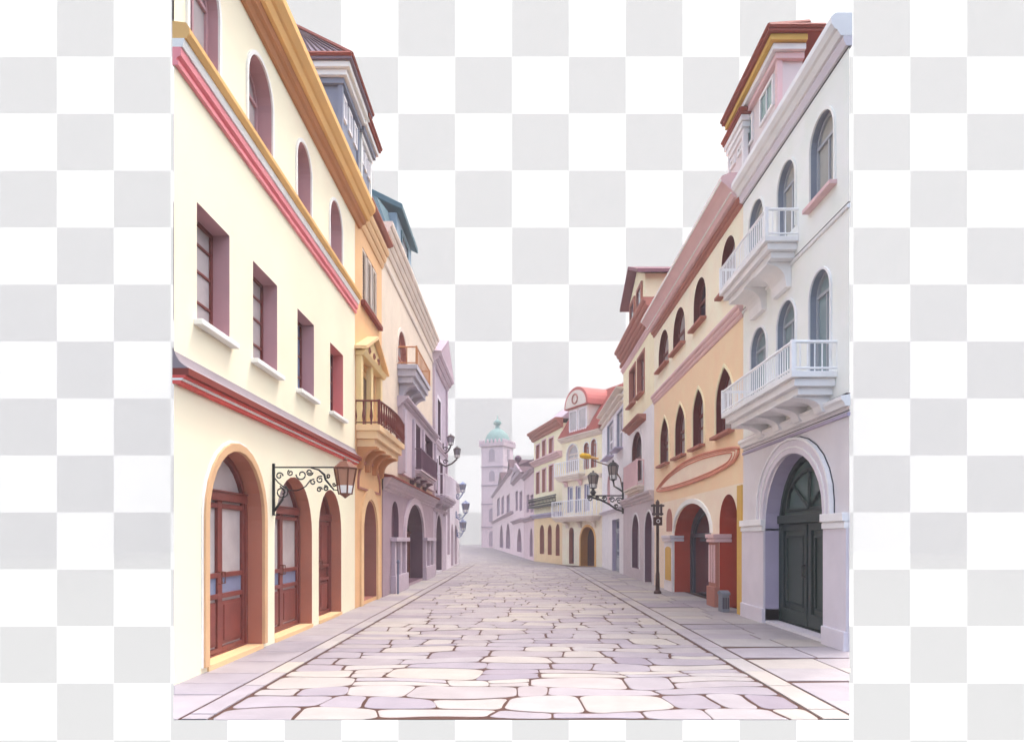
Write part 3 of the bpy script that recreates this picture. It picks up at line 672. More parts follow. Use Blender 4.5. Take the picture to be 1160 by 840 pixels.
# ================================================================ RIGHT 1: pale grey house
f = FR; u0, u1 = 10.23, 15.07
b = thing('grey_house', 'pale grey house with white balconies and large green arched door, nearest on the right', 'house', (4.97, 12, 0))
T = [(10.70, 11.58, 7.32, 8.66), (12.21, 13.04, 7.32, 8.68), (13.78, 14.66, 7.32, 8.76)]
m1 = [(10.83, 11.60, 4.36, 6.12), (12.2, 13.06, 4.36, 6.11), (13.62, 14.55, 4.36, 6.06)]
dr = (11.03, 13.72, .06, 3.25)
body(b, f, u0, u1, 3.75, 9.35, [outline(*q, 'round') for q in T+m1], greyw, 2, skew0=u0*2/4.97+.05)
body(b, f, u0, u1, -.02, 3.75, [outline(*dr, 'round')], bluel, 2, skew0=u0*2/4.97+.05, name='ground_floor')  # lower wall tinted lavender, the shade on it put into the colour
for q in T: window(b, f, *q, kind='round', depth=.1, fr=M('grey_frame', '#B9BCC2'), gl=glass('warm_glass', '#B4B1A8'), rv=M('grey_reveal', '#9BA1AE'), fw=.05, vb=1, hb=(), sur=white, surw=.04, sill=(mpink if q is T[0] else None), sillw=.12)
for q in m1: window(b, f, *q, kind='round', depth=.1, fr=MATS['grey_frame'], gl=glass('teal_glass', '#8C9C9E'), rv=MATS['grey_reveal'], fw=.05, vb=1, hb=(), sur=greyt, surw=.04)
# door: deep arched recess
MB(f).box(dr[0]+.0, dr[1]-.0, -.36, -.002, -.01, .055).build('threshold', lavl, b)
o = outline(*dr, 'round'); D0 = .27
W = MB(f).ring(o, outline(dr[0]+.1, dr[1]-.1, dr[2]+.02, dr[3]-.1, 'round'), -D0-.1, -D0).box(dr[0]+.05, dr[1]-.05, -D0-.1, -D0+.05, 2.0, 2.16)
for a, c in ((dr[0]+.1, 12.34), (12.41, dr[1]-.1)):
    W.ring(outline(a, c, .1, 1.98), outline(a+.13, c-.13, .34, 1.85), -D0-.08, -D0-.01)
    W.ring(outline(a+.2, c-.2, .42, 1.77), outline(a+.25, c-.25, .47, 1.72), -D0-.06, -D0-.02)
W.ring(outline(dr[0]+.3, dr[1]-.3, 2.22, 3.0, 'round', .78), outline(dr[0]+.37, dr[1]-.37, 2.28, 2.93, 'round', .66), -D0-.08, -D0-.02)
cu = (dr[0]+dr[1])/2
for a in (-50, 0, 50): W.tube([(cu, -D0-.04, 2.25), (cu+.95*math.sin(R(a)), -D0-.04, 2.25+.72*math.cos(R(a)))], .03, 4)
W = W.build('door', green, b, bev=.006)
MB(f).sheet([outline(dr[0], dr[1], .06, 2.05)], -D0-.06).build('door_panel', greenl, W)
MB(f).sheet([outline(dr[0], dr[1], 2.05, dr[3], 'round', 1.15)], -D0-.07).build('pane', glass('green_glass', '#4C615C'), W)
MB(f).strip(o, 0, -D0-.1, True).build('reveal', lavd, W)
MB(f).tube([(12.45, -D0+.0, 1.0), (12.45, -D0+.06, 1.02), (12.45, -D0+.06, 1.2), (12.45, -D0, 1.22)], .014).build('handle', iron, W)
oo = outline(dr[0]-.28, dr[1]+.28, 2.1, dr[3]+.24, 'round', 1.2); ii = outline(dr[0]-.0, dr[1]+.0, 2.1, dr[3], 'round', 1.13)
MB(f).arch(oo, ii, -.02, .06).build('surround', lavl, W, bev=.012)
MB(f).arch(outline(dr[0]-.32, dr[1]+.32, 2.1, dr[3]+.28, 'round', 1.24), oo, -.02, .085).build('trim', greyt, W)
MB(f).arch(outline(dr[0]-.15, dr[1]+.15, 2.1, dr[3]+.125, 'round', 1.165), outline(dr[0]-.12, dr[1]+.12, 2.1, dr[3]+.1, 'round', 1.155), .06, .075).build('trim', greyt, W)
for (a, c) in ((u0+.02, dr[0]), (dr[1], u1-.02)):
    P_ = MB(f).box(a, c, -.0, .04, .3, 1.86).build('pilaster', lavl, b)
    bk = -.38 if a > 12 else -.02
    m = MB(f); m.box(a-.0, c+.0, bk, .07, 1.86, 1.95); m.box(a, c, bk, .10, 1.97, 2.10); m.box(a, c, -.0, .06, 1.95, 1.97)
    m.build('impost', greyt, P_, bev=.012)
    MB(f).box(a, c, bk, .08, -.015, .3).build('plinth', lavl, P_, bev=.015)
dline = M('slate_line', '#4A4858', k=.5)
MB(f).arch(outline(dr[0]-.335, dr[1]+.335, 2.1, dr[3]+.295, 'round', 1.25), outline(dr[0]-.32, dr[1]+.32, 2.1, dr[3]+.28, 'round', 1.24), -.02, .012).build('trim', dline, W)
for z_, v_ in ((3.63, .012), (3.885, .05), (6.765, .012), (9.10, .012), (2.105, .1)):
    if z_ != 2.105: cornice(b, f, u0, u1, [(-.02, z_), (v_, z_), (v_, z_+.012), (-.02, z_+.012)], dline, 'string_course')
cornice(b, f, u0, u1, [(-.02, 3.70), (.06, 3.70), (.08, 3.76), (.12, 3.80), (.12, 3.86), (-.02, 3.88)], greyt, 'string_course')
cornice(b, f, u0, u1, [(-.02, 3.55), (.03, 3.55), (.03, 3.60), (-.02, 3.62)], lavd, 'string_course')
cornice(b, f, u0, u1, [(-.02, 6.68), (.03, 6.68), (.04, 6.73), (-.02, 6.76)], greyt, 'string_course')
cornice(b, f, u0, u1+.05, [(-.05, 9.12), (.05, 9.12), (.09, 9.22), (.09, 9.27), (-.05, 9.27)], lavl)
cornice(b, f, u0, u1+.05, [(-.05, 9.27), (.13, 9.27), (.18, 9.36), (.22, 9.38), (.27, 9.46), (.27, 9.56), (.2, 9.62), (-.05, 9.62)], greyt)
pitched(b, f, u0, u1, 9.6, 2, redtile, .4, skew0=u0*2/4.97)
balcony(b, f, 12.07, 14.85, .6, 6.75, 7.08, 7.56, greyt, rail, step=.1, r=.011, corb=[(12.75, .7, .45, .45), (14.0, .7, .45, .45)], corbm=greyt)
balcony(b, f, 10.6, 14.3, .72, 3.98, 4.32, 4.78, greyt, rail, step=.1, r=.011, corb=[(11.0, .28, .6, .25), (11.9, .28, .6, .25), (12.8, .28, .6, .25), (13.7, .28, .6, .25)], corbm=greyt)
# dormers
dormer(b, f, 12.95, 15.3, .02, .45, 9.5, 11.15, (13.35, -.72, 11.8), .3, M('pinkish_plaster', '#EEE0DE'), redtile, [mpink, greyt, yeld], whitep, near_win=False, nwin=2, glm=glass('dormer_glass', '#6F8C88'), edge=redtile)
dormer(b, f, 14.6, 15.6, .12, .8, 9.5, 10.75, (15.1, -.5, 11.0), .14, M('pinkish_plaster', ''), redtile, [whitep, greyt, whitep], whitep, near_win=False, nwin=2, glm=MATS['dormer_glass'], edge=redtile)

# ================================================================ RIGHT 2: orange arcade house
u0, u1 = 15.07, 25.0
b = thing('arcade_house', 'peach and orange house with pointed windows above deep red arches, beside the grey house', 'house', (4.97, 20, 0))
UP = [(15.63, 16.69), (18.1, 19.35), (20.36, 21.93), (22.6, 24.2)]; LO = [(15.75, 17.13), (18.23, 19.4), (20.27, 21.62), (22.5, 23.9)]
A1 = (f.U(806), f.U(764), 0, 2.72); A2 = (15.45, 16.86, 0, 2.76)
hl = [outline(a, c, 7.62, 8.86, 'round') for a, c in UP]+[outline(a, c, 4.25, 5.86, 'point') for a, c in LO]
body(b, f, u0, u1, 6.86, 9.5, hl[:4], peachy, 2, name='wall', label='pale yellow top storey wall')
body(b, f, u0, u1, 2.95, 6.86, hl[4:], peach, 2, name='wall')
body(b, f, u0, u1, -.02, 2.95, [outline(*A1, 'round', 1.05), outline(*A2, 'round')], M('light_peach_plaster', '#FFE8D0', k=.92), 2, name='ground_floor')
for a, c in UP: window(b, f, a, c, 7.62, 8.86, kind='round', depth=.16, fr=brownfr, gl=gl_grey if a != UP[1][0] else gl_dark, rv=brownfr, fw=.09, vb=1, hb=(), sill=rust, sillw=.16)
for a, c in LO: window(b, f, a, c, 4.25, 5.86, kind='point', depth=.16, fr=brownfr, gl=gl_grey, rv=brownfr, fw=.09, vb=1, hb=(.35,), sill=rust, sillw=.16, sur=yel, surw=.08)
cornice(b, f, u0, u1, corn_pr(6.62, 6.92, .14, 3), mpink, 'string_course'); cornice(b, f, u0, u1, corn_pr(9.08, 9.28, .12, 2), rust)
cornice(b, f, u0, u1, [(-.05, 9.28), (.2, 9.28), (.26, 9.36), (.24, 9.40), (.36, 9.52), (.38, 9.54), (.48, 9.62), (.48, 9.74), (.3, 9.82), (-.05, 9.82)], mpink)
cornice(b, f, u0+.02, u1-.02, [(.40, 9.625), (.50, 9.625), (.50, 9.68), (.40, 9.68)], white)
cornice(b, f, u0+.02, u1-.02, [(.20, 9.365), (.285, 9.365), (.285, 9.395), (.20, 9.395)], white)
cornice(b, f, u0+.02, u1-.02, [(.02, 6.93), (.10, 6.93), (.10, 6.96), (.02, 6.96)], white, 'string_course')
pitched(b, f, u0, u1, 9.8, 2, redtile, .4)
# lens shaped moulded panel
def lens(ins):
    top = [(743, 557), (750, 547), (758, 537.5), (776, 523), (797, 514), (818, 509), (838, 506)]; bot = [(838, 513), (833, 523), (815, 534), (797, 542), (778, 549), (761, 554)]
    q = [(f.U(x), f.Z(x, y)) for x, y in top+bot]; cu = sum(a for a, _ in q)/len(q); cz = sum(c for _, c in q)/len(q)
    q = [(cu+(a-cu)*(1-ins*1.0), cz+(c-cz)*(1-ins*2.6)) for a, c in q]
    return chaikin(q, 2)
W = MB(f)
MB(f).prism(lens(.02), .0, .025).build('moulded_panel', M('cream_peach_plaster', '#FFE9D0', k=.9), b)
for ins, r in ((0, .035), (.06, .016), (.12, .022)):
    q = lens(ins); W.tube([(a, .03, z) for a, z in q]+[(q[0][0], .03, q[0][1])], r, 6)
W.build('moulded_panel', M('coral_stone', '#E69A80'), b)
# big arch
o = outline(*A1, 'round', 1.05); D0 = .5
W = MB(f).ring(o, outline(A1[0]+.25, A1[1]-.25, 0, 2.5, 'round', .9), -D0-.1, -D0).box(A1[0]+1.5, A1[0]+1.62, -D0-.08, -D0+.01, 0, 2.4).box(A1[0]+.2, A1[1]-.2, -D0-.08, -D0+.01, 1.75, 1.87).build('shop_door', M('slate_frame', '#4A4F5C', rough=.5), b)
MB(f).sheet([o], -D0-.06).build('pane', gl_dark, W); MB(f).box(A1[0]+.3, A1[0]+1.4, -D0-.06, -D0-.02, .05, .45).build('door_panel', mpink, W)
MB(f).strip(o, 0, -D0-.1, True).build('reveal', rustd, W); MB(f).arch(outline(A1[0]-.13, A1[1]+.13, 1.85, 2.86, 'round', 1.0), outline(A1[0], A1[1], 1.85, 2.72, 'round', .87), -.01, .05).build('surround', white, W)
o = outline(*A2, 'round')
W = MB(f).sheet([o], -.55).ring(o, outline(A2[0]+.12, A2[1]-.12, 0, 2.64, 'round'), -.56, -.48).build('shop_door', M('grey_door', '#8A8290'), b)
MB(f).strip(o, 0, -.55, True).build('reveal', rustd, W)
for (a, c, mt, cap) in ((A2[1]+.02, A1[0]-.02, rustd, 1), (A1[1]+.02, A1[1]+1.2, whitep, 1)):
    P_ = MB(f).box(a, c, -.01, .08, 0, 1.62).build('pilaster', rust if mt is rustd else whitep, b, bev=.01)
    m = MB(f); m.box(a-.05, c+.05, -.3, .13, 1.62, 1.70); m.box(a-.05, c+.05, -.3, .16, 1.72, 1.82); m.box(a-.03, c+.03, -.28, .1, 1.70, 1.72); m.build('capital', mpink if mt is rustd else lavl, P_, bev=.01)
    if mt is rustd:
        m = MB(f)
        for k in range(3): q = a+(c-a)*(k+.5)/3; m.box(q-.05, q+.05, .08, .105, .6, 1.55)
        m.build('fluting', mpink, P_, bev=.008)
        MB(f).box(a-.03, c+.03, -.01, .13, 0, .5).build('plinth', rust, P_, bev=.015)
    else:
        MB(f).prism(outline(a+.12, c-.25, .35, 1.45, 'round', .1), .08, .10).build('panel', yeld, P_)
o = outline(A1[1]+.3, A1[1]+1.1, 1.95, 2.7, 'round'); W = MB(f).prism(o, 0, .02).build('niche', rust, b)
MB(f).box(15.1, 15.42, -.01, .03, 0, 2.9).build('corner_strip', yeld, b)
ub = thing('utility_box', 'small grey-blue utility cabinet standing at the foot of the red arch by the grey house', 'cabinet', (4.72, 16.0, 0))
X = MB(f); X.box(15.75, 16.05, .09, .27, 0, .40); X.prism([(15.72, .40), (16.08, .40), (16.05, .46), (15.9, .5), (15.75, .46)], .07, .29)
X.build('cabinet_body', M('cabinet_grey', '#9A9EAA', k=.6), ub, bev=.015)
X = MB(f); 
for k in range(4): X.box(15.765, 15.735, .11+k*.04, .13+k*.04, .08, .34)
X.build('grille', gl_dark, ub)
# ================================================================ RIGHT 3: yellow & lilac house
u0, u1 = 25.0, 32.4
b = thing('yellow_house', 'tall narrow yellow house with gabled dormer, twin arched window bay and lilac ground floor', 'house', (4.97, 28.5, 0))
S2 = [(f.U(730), f.U(722.5), 7.55, 9.15), (f.U(720), f.U(713.5), 7.55, 9.15)]; S1 = (27.4, 29.9, 4.1, 6.2)
G = [(f.U(740), f.U(730.5), 0, 2.75), (f.U(724.5), f.U(716), .45, 2.75)]
body(b, f, u0, u1, 6.75, 10.0, [outline(*q) for q in S2], yel, 3, name='wall'); body(b, f, u0, u1, 3.2, 6.75, [outline(*S1, 'round', .8)], whitep, 3, name='wall', label='white first floor wall')
body(b, f, u0, u1, -.02, 3.2, [outline(*q, 'round') for q in G], lilg, 3, name='ground_floor')
for q in S2: window(b, f, *q, depth=.15, fr=brownfr, gl=gl_grey, rv=rust, fw=.1, hb=(.5,), sill=rust, sillw=.2, sur=rust, surw=.1)
window(b, f, *S1, kind='round', rise=.8, depth=.15, fr=brownfr, gl=gl_dark, rv=brownfr, fw=.12, vb=2, hb=(), sur=whitep, surw=.12)
balcony(b, f, 27.0, 30.3, .32, 3.55, 3.85, 4.85, cornw, mpink, step=.2, r=.04, corb=[(27.6, .3, .25, .4), (29.7, .3, .25, .4)], corbm=mpink)
cornice(b, f, 26.6, 30.6, corn_pr(6.35, 6.6, .35, 3), rust, 'window_hood')
for k in range(26): q = u0+.15+k*.28; MB(f).box(q, q+.13, .0, .2, 9.78, 9.92).build('dentil', rust, b)
cornice(b, f, u0, u1+.1, corn_pr(9.55, 9.75, .12, 2), mpink, 'string_course'); cornice(b, f, u0, u1+.1, corn_pr(9.95, 10.6, .42, 4), rust)
cornice(b, f, u0, u1, corn_pr(3.15, 3.5, .22, 3), lilg, 'string_course')
for q in G: window(b, f, *q, kind='round', depth=.25, fr=lilg, gl=glass('mauve_glass', '#8F7A84'), rv=purpd, fw=.1, vb=1, hb=(), name='shop_window', sur=whitep, surw=.08)
# gabled dormer
D = MB(f).solid([(26.9, -.02, 10.5), (30.8, -.02, 10.5), (30.8, -2.6, 10.5), (26.9, -2.6, 10.5)], [(26.9, -.02, 12.2), (30.8, -.02, 12.2), (30.8, -2.6, 12.2), (26.9, -2.6, 12.2)]).prism([(26.9, 12.2), (30.8, 12.2), (28.85, 13.0)], -2.6, -.02).build('dormer', yel, b)
m = MB(f)
for a, c in (((26.5, 12.1), (28.85, 13.1)), ((31.2, 12.1), (28.85, 13.1))):
    m.solid([(a[0], .35, a[1]), (c[0], .35, c[1]), (c[0], -2.7, c[1]), (a[0], -2.7, a[1])], [(a[0], .35, a[1]+.14), (c[0], .35, c[1]+.14), (c[0], -2.7, c[1]+.14), (a[0], -2.7, a[1]+.14)])
m.build('roof', M('plum_tile', '#8E5F68'), D)
for a, c in ((27.4, 28.6), (29.1, 30.3)):
    W = MB(f).ring(outline(a, c, 10.7, 12.1), outline(a+.12, c-.12, 10.82, 11.98), -.03, .06).build('window', rust, D); 
    MB(f).box(a+.1, c-.1, -.02, .01, 10.8, 12.0).build('pane', gl_dark, D)
pitched(b, f, u0, u1, 10.6, 3, redtile, .4)
# ================================================================ RIGHT 4: white house
u0, u1 = 32.4, 40.7
b = thing('white_house', 'white house with grey shuttered windows and a small blue-glazed shop door', 'house', (4.97, 36.5, 0))
S2 = [(f.U(705.6), f.U(699), 6.1, 8.0), (f.U(695), f.U(688), 6.1, 8.0)]; S1 = (f.U(691), f.U(688), 3.6, 5.2); G = (f.U(701.5), f.U(693.5), 0, 2.7)
body(b, f, u0, u1, -.02, 8.8, [outline(*S2[0]), outline(*S2[1]), outline(*S1, 'round'), outline(*G)], whitep, 3)
for q in S2: window(b, f, *q, depth=.12, fr=whitep, gl=gl_grey, rv=MATS['grey_reveal'], fw=.12, hb=(.5,), sill=lavd, sillw=.4, sur=lavl, surw=.1)
window(b, f, *S1, kind='round', depth=.15, fr=mpink, gl=gl_grey, rv=mpink, hb=()); door(b, f, *G, kind='rect', depth=.2, wd=MATS['grey_frame'], gl=gl_blue, rv=lavd, leaves=1, handle=False, steps=False, transom=.8)
for zz in (8.2, 8.5, 8.85): cornice(b, f, u0, u1, corn_pr(zz, zz+.12, .15+(zz-8.2)*.3, 1), cornw, 'string_course' if zz < 8.8 else 'cornice')
cornice(b, f, u0, u1, corn_pr(3.1, 3.25, .2, 2), lavl, 'string_course'); pitched(b, f, u0, u1, 8.95, 3, redtile2, .5)
# ================================================================ RIGHT 5: cream house with red mansard
f5 = F((4.97, 40.7), (-2.11, 4.3), False); Lf = math.hypot(2.11, 4.3); f = f5
b = thing('mansard_house', 'cream house with red mansard roof, round-topped dormer and long white first floor balcony', 'house', (3.9, 42.8, 0))
def pq(x0, x1, yt, yb):
    xm = (x0+x1)/2; a, c = sorted((f.U(x0), f.U(x1))); return (a, c, f.Z(xm, yb), f.Z(xm, yt))
zE = f.Z(660, 494)
UW = [pq(661.5, 667.5, 501, 531), pq(669.5, 676, 497, 529), pq(642, 655, 503, 534)]; MW = [pq(643, 649, 551, 580), pq(652, 658, 550, 580), pq(662, 668, 548, 579)]
GD = pq(658, 674, 596, 640); GD = (GD[0], GD[1], .0, GD[3]); GW = pq(644.6, 650, 597, 638)
zM = f.Z(660, 541)
body(b, f, 0, Lf, zM, zE, [outline(*q, 'round') for q in UW], yel, 4, name='wall'); body(b, f, 0, Lf, -.02, zM, [outline(*q) for q in MW]+[outline(*GD, 'round'), outline(*GW, 'round')], peachy, 4, name='wall')
for q in UW[:2]: window(b, f, *q, kind='round', depth=.12, fr=rust, gl=gl_grey, rv=rust, fw=.08, hb=(.5,), sur=white, surw=.06)
window(b, f, *UW[2], kind='round', depth=.12, fr=cornw, gl=gl_grey, rv=lavl, fw=.08, hb=(.5,), sur=white, surw=.06)
for q in MW: window(b, f, *q, depth=.12, fr=greyt, gl=gl_blue, rv=lavd, fw=.07, hb=(.5,))
o = outline(*GD, 'round'); W = MB(f).sheet([o], -.5).build('door', wooddk, b); MB(f).strip(o, 0, -.5).build('reveal', M('ochre_paint', '#C98A3A'), W); MB(f).arch(outline(GD[0]-.12, GD[1]+.12, 0, GD[3]+.12, 'round'), o, 0, .05).build('surround', gold, W); MB(f).box(GD[0]+.5, GD[0]+.75, -.5, -.45, .2, 1.9).build('pane', gl_blue, W)
window(b, f, *GW, kind='round', depth=.2, fr=rust, gl=gl_dark, rv=rust, hb=(), name='window')
zf = f.Z(656, 584, .7)
balcony(b, f, .1, Lf+.3, .65, zf-.3, zf, zf+1.0, cornw, rail, step=.24, r=.028, corb=[(.8, .3, .5, .4), (2.4, .3, .5, .4), (4.0, .3, .5, .4)], corbm=cornw)
zf = f.Z(645, 537, .5); 
balcony(b, f, 1.9, Lf+.2, .5, zf-.35, zf, zf+.85, cornw, rail, step=.24, r=.028, corb=[(2.4, .3, .4, .35), (4.2, .3, .4, .35)], corbm=mpink)
cornice(b, f, 0, Lf, corn_pr(zM-.12, zM+.1, .15, 2), cornw, 'string_course'); cornice(b, f, -.1, Lf+.1, corn_pr(zE-.15, zE+.15, .35, 3), cornw)
zr = f.Z(672, 446, -1.6)
m = MB(f); m.profile([(.32, zE+.15), (.1, zE+.5), (-.25, zE+1.1), (-1.6, zr), (-4, zr), (-4, zE+.15)], -.1, Lf+.1)
RF = m.build('roof', redtile, b)
m = MB(f)
for k in range(18):
    q = .1+k*(Lf-.2)/17; m.tube([(q, .33, zE+.17), (q, .11, zE+.52), (q, -.24, zE+1.12), (q, -1.58, zr+.02)], .03, 4)
m.build('roof_ribs', redtile2, RF)
q = pq(646, 668, 461, 486)
zD = q[3]
D = MB(f).box(q[0], q[1], -1.6, .1, q[2]-.4, zD).build('dormer', cornw, b)
MB(f).prism(outline(q[0]-.25, q[1]+.25, zD, zD+1.25, 'round', 1.2), -1.8, .3).build('roof', redtile2, D)
MB(f).prism(outline(q[0]-.05, q[1]+.05, zD+.05, zD+1.05, 'round', 1.0), .3, .34).build('pediment', cornw, D)
m = MB(f); um = (q[0]+q[1])/2
pts = [(um+.32*math.cos(t/12*6.28), .37, zD+.5+.3*math.sin(t/12*6.28)) for t in range(13)]; m.tube(pts, .05, 5)
m.build('roundel', rust, D)
for a, c in ((q[0]+.12, um-.08), (um+.08, q[1]-.12)):
    MB(f).ring(outline(a, c, q[2]-.1, zD-.1), outline(a+.08, c-.08, q[2], zD-.2), .1, .17).build('window', whitep, D); MB(f).box(a+.06, c-.06, .09, .12, q[2]-.05, zD-.15).build('pane', gl_grey, D)
# ================================================================ RIGHT 6: yellow end house
f6 = F((2.86, 45), (-1.71, 7.0), False); Lf = math.hypot(1.71, 7.0); f = f6
b = thing('amber_house', 'amber house with mauve mouldings, dark iron window boxes and three tall ground floor arches', 'house', (2, 48.5, 0))
zE = f.Z(616, 490)
W1 = [pq(607.5, 611.5, 504, 523), pq(614.3, 618.6, 498.5, 519), pq(622, 627, 496, 514)]; W2 = [pq(607.5, 611.5, 535, 559), pq(614.3, 618.6, 531, 557), pq(622, 627, 527, 556)]
G = [pq(611.5, 616.5, 594, 627), pq(620.5, 625, 594, 628), pq(629.5, 634, 593, 629)]
body(b, f, 0, Lf, 3.2, zE, [outline(*q) for q in W1+W2], yel, 4, name='wall'); body(b, f, 0, Lf, -.02, 3.2, [outline(*q, 'round') for q in G], M('amber_plaster', '#FADAAA'), 4, name='ground_floor')
for q in W1+W2: window(b, f, *q, depth=.2, fr=mpink, gl=gl_grey, rv=rust, fw=.1, hb=(.5,), sur=mpink, surw=.1)
for q in G: window(b, f, *q, kind='round', depth=.25, fr=rust, gl=gl_dark, rv=rust, fw=.08, hb=())
cornice(b, f, -.05, Lf+.3, corn_pr(zE-.3, zE+.35, .5, 3), rust); zz = f.Z(616, 522); cornice(b, f, 0, Lf, corn_pr(zz-.2, zz+.2, .4, 3), mpink, 'string_course')
zz = f.Z(616, 584); cornice(b, f, 0, Lf, corn_pr(zz-.15, zz+.15, .3, 2), lavd, 'string_course')
pitched(b, f, 0, Lf, zE+.3, 4, M('lilac_tile', '#D9C4D0', k=.8), .9, vf=.1)
zz = f.Z(616, 573); m = MB(f)
m.tube([(0, .45, zz+.55), (Lf, .45, zz+.55)], .05); m.tube([(0, .45, zz), (Lf, .45, zz)], .05)
for k in range(20):
    spiral_u = .2+k*(Lf-.4)/19; m.tube([(spiral_u+.15*math.cos(t*.7), .45, zz+.28+.2*math.sin(t*.7)) for t in range(9)], .03, 4)
m.box(0, Lf, 0, .45, zz-.08, zz)
m.build('iron_balconet', iron, b)
# ================================================================ FAR ROW
ff = F((1.15, 52), (-5.65, 68), False); f = ff
def far_house(name, label, xa, xb, ytop, mat, gable=None, roofm=hz3, wins=(), arcs=(), bands=(), off=.0):
    a, c = sorted((f.U(xa), f.U(xb))); xm = (xa+xb)/2; zt = f.Z(xm, ytop); c2 = f.P((a+c)/2, 0, 0)
    b = thing(name, label, 'house', tuple(c2))
    W = [pq(*q) for q in wins]; A = [pq(*q) for q in arcs]
    body(b, f, a, c, -.02, zt, [outline(*q) for q in W]+[outline(*q, 'round') for q in A], mat, 5, skew0=0, skew1=0)
    for q in W: window(b, f, *q, depth=.3, fr=lilw, gl=glass('far_glass', '#D2C2CC'), rv=hz3, fw=.15, hb=(.5,))
    for q in A: window(b, f, *q, kind='round', depth=.4, fr=hz3, gl=MATS['far_glass'], rv=hz3, fw=.15, hb=())
    for y_ in bands: z_ = f.Z(xm, y_); cornice(b, f, a, c, corn_pr(z_-.15, z_+.15, .35, 2), hz3, 'string_course')
    return b, a, c, zt
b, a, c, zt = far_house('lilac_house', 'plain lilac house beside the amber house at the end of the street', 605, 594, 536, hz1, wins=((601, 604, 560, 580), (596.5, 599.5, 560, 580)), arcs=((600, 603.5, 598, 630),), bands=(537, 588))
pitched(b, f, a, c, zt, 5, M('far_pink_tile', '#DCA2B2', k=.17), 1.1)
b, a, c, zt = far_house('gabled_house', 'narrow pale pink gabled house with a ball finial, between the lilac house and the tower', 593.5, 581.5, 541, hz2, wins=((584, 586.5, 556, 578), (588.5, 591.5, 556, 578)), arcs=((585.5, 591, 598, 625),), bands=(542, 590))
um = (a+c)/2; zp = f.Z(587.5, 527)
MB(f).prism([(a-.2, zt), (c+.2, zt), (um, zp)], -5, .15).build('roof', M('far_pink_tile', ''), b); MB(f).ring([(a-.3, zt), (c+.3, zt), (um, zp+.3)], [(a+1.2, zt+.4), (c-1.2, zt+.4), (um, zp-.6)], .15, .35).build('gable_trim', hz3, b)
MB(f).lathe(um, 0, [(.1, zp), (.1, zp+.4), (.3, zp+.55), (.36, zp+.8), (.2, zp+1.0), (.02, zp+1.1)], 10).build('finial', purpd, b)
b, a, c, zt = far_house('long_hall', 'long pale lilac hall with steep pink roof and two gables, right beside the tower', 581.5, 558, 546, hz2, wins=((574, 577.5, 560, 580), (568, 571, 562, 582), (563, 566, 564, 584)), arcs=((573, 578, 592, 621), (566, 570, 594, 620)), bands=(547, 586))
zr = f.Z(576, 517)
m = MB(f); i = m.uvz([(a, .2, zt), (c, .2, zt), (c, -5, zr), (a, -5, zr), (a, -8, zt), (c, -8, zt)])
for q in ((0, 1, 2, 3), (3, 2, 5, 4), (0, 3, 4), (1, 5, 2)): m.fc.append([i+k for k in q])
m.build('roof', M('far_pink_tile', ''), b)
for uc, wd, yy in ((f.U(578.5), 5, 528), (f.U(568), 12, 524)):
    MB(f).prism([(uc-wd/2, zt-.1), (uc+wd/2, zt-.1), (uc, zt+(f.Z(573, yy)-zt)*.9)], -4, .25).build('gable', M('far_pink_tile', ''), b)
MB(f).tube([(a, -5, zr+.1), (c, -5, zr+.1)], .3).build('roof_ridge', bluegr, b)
# tower
ty = 132.0; tx = (563.5-VX)/FPX*ty; sW = ty/FPX
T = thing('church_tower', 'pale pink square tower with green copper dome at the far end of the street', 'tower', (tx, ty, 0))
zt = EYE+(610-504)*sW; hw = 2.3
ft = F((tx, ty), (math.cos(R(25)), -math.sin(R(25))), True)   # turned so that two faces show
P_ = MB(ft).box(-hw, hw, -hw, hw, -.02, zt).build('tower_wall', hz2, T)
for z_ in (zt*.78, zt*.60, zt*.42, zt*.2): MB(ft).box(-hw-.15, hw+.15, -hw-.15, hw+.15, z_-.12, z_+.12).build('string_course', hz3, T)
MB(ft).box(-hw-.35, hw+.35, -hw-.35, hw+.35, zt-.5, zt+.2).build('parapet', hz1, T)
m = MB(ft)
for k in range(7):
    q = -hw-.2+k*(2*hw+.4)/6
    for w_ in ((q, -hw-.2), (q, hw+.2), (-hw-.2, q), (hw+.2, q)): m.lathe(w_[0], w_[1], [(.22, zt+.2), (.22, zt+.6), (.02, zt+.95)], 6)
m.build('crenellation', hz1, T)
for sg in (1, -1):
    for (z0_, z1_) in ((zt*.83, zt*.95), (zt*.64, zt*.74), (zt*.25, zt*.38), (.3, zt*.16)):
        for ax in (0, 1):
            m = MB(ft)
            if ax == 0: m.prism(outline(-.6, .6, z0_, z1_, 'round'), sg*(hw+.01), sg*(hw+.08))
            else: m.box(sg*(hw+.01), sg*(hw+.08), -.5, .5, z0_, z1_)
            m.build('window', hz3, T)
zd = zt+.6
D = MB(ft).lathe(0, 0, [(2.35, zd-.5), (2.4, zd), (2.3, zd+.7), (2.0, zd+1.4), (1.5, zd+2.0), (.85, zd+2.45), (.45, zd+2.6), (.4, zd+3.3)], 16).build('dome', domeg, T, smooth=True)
MB(ft).lathe(0, 0, [(.4, zd+3.3), (.75, zd+3.4), (.8, zd+3.8), (.45, zd+4.2), (.12, zd+4.4), (.1, zd+5.0), (.02, zd+5.3)], 12).build('cupola', domeg, D, smooth=True)

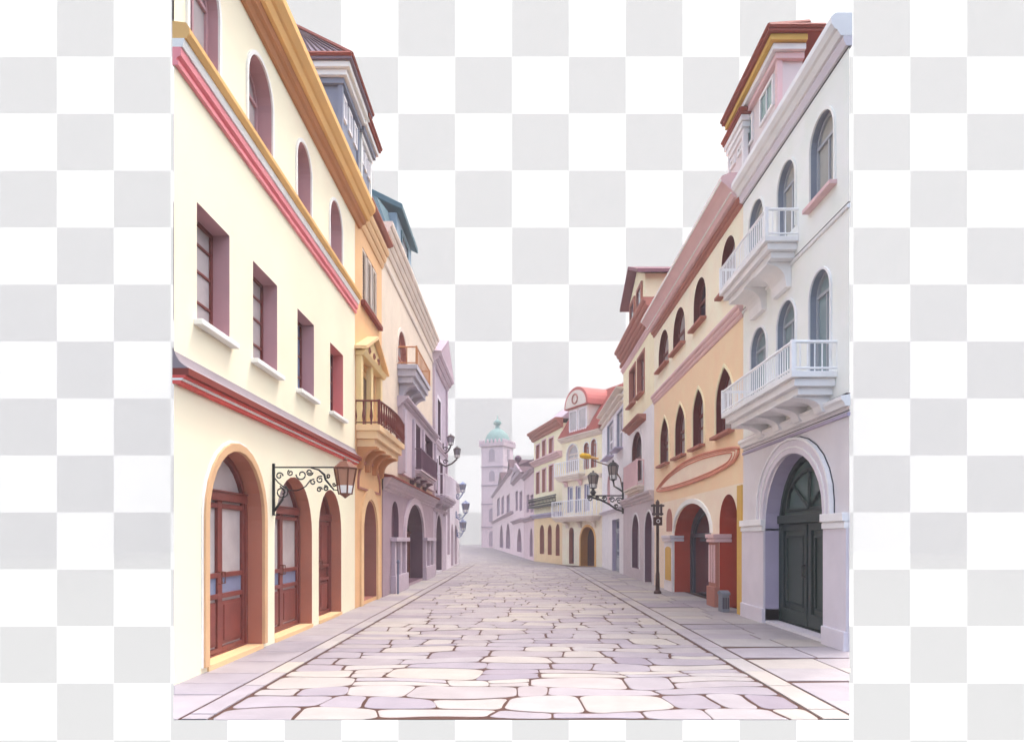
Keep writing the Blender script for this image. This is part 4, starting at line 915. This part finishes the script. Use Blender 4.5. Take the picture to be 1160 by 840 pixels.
# ================================================================ STREET LAMPS ON THE RIGHT
f = FR
L = thing('double_lantern', 'black twin-lantern scroll bracket fixed where the white house meets the yellow house', 'wall lamp', (4.97, 32.3, 3.5))
U = 32.3; m = MB(f)
m.box(U-.05, U+.05, 0, .08, 2.9, 4.4)
m.tube([(U, 0, 3.75), (U, 1.75, 3.75)], .035, 6); m.tube([(U, 0, 3.0), (U, .35, 3.1), (U, .7, 3.35), (U, 1.1, 3.55), (U, 1.6, 3.7)], .05, 6)
for (v, z, r0) in ((.2, 3.5, .18), (.55, 3.55, .14), (.9, 3.6, .12), (1.25, 3.62, .1), (.35, 3.25, .1), (1.6, 3.6, .12)): spiral(m, f, U, v, z, r0, 1.4, .03)
m.tube([(U, 0, 3.9), (U, .2, 4.05), (U, .45, 4.2), (U, .5, 4.5)], .045, 6); m.tube([(U, 1.45, 3.75), (U, 1.45, 4.1)], .05, 6); m.lathe(U, 1.45, [(.05, 3.75), (.16, 3.9), (.05, 4.05)], 8)
m.build('bracket', iron, L)
lantern(iron, glass('dark_lamp_glass', '#8A7F78'), f, U, 1.45, 4.1, .85, .5, 6, L); lantern(iron, MATS['dark_lamp_glass'], f, U, .5, 4.5, .95, .5, 6, L)
L = thing('yellow_street_lamp', 'yellow lamp head on a thin curved arm in front of the cream mansard house', 'street lamp', (4.97, 32.7, 4.3))
m = MB(f); U = 32.7
m.tube([(U, 0, 4.1), (U, .1, 4.6), (U, .35, 5.0), (U, .75, 5.25), (U, 1.15, 5.38), (U, 1.5, 5.5)], .03, 6); m.build('arm', ironbr, L)
m = MB(f); m.tube([(U, 1.15, 5.55), (U, 1.55, 5.62), (U, 1.8, 5.68)], [.05, .07, .06], 8); m.build('lamp_arm', gold, L)
MB(f).tube([(U, 1.5, 5.6), (U, 1.6, 5.66), (U, 1.95, 5.7), (U, 2.05, 5.68)], [.06, .13, .13, .06], 8).build('lamp_head', yellamp, L)
L = thing('street_lamp', 'dark brown lamp post with small sign box on the right pavement by the orange arches', 'street lamp', (4.3, 21.1, 0))
c = FR; vv = .67
MB(c).lathe(21.1, vv, [(.12, 0), (.12, .06), (.07, .12), (.06, .6), (.045, .7), (.045, 2.35), (.06, 2.38), (.05, 2.42)], 10).build('post', M('brown_iron', '#4A2A24', rough=.45), L, smooth=False)
m = MB(c).box(21.02, 21.18, vv-.13, vv+.13, 2.12, 2.38); S_ = m.build('sign_box', MATS['brown_iron'], L, bev=.01)
fs = F((4.3, 21.015), (1, 0), True)
m = MB(fs); m.tube([(.05*math.cos(t/10*6.28), .012, 2.25+.05*math.sin(t/10*6.28)) for t in range(11)], .012, 5); m.build('emblem', whitep, S_)
m = MB(c)
for s_ in (-1, 1):
    m.box(21.06, 21.14, vv+s_*.11-.03, vv+s_*.11+.03, 2.42, 2.78)
m.box(21.05, 21.15, vv-.2, vv+.2, 2.70, 2.76); m.box(21.05, 21.15, vv-.17, vv+.17, 2.44, 2.5); m.lathe(21.1, vv, [(.06, 2.42), (.06, 2.85), (.01, 2.92)], 8)
m.build('lamp_head', dkir, L)

# ================================================================ HAZE
m = MB().box(-90, 90, -4, 225, -1.1, 40)
hm = bpy.data.materials.new('haze'); hm.use_nodes = True; t = hm.node_tree; t.nodes.clear()
out = t.nodes.new('ShaderNodeOutputMaterial'); pvn = t.nodes.new('ShaderNodeVolumePrincipled')
pvn.inputs['Color'].default_value = (.615, .595, .60, 1); pvn.inputs['Density'].default_value = .0029; pvn.inputs['Anisotropy'].default_value = .0
t.links.new(pvn.outputs[0], out.inputs['Volume'])
struct(m.build('haze', hm), 'stuff')
for o in sc.objects:
    if '_o' in o: del o['_o']
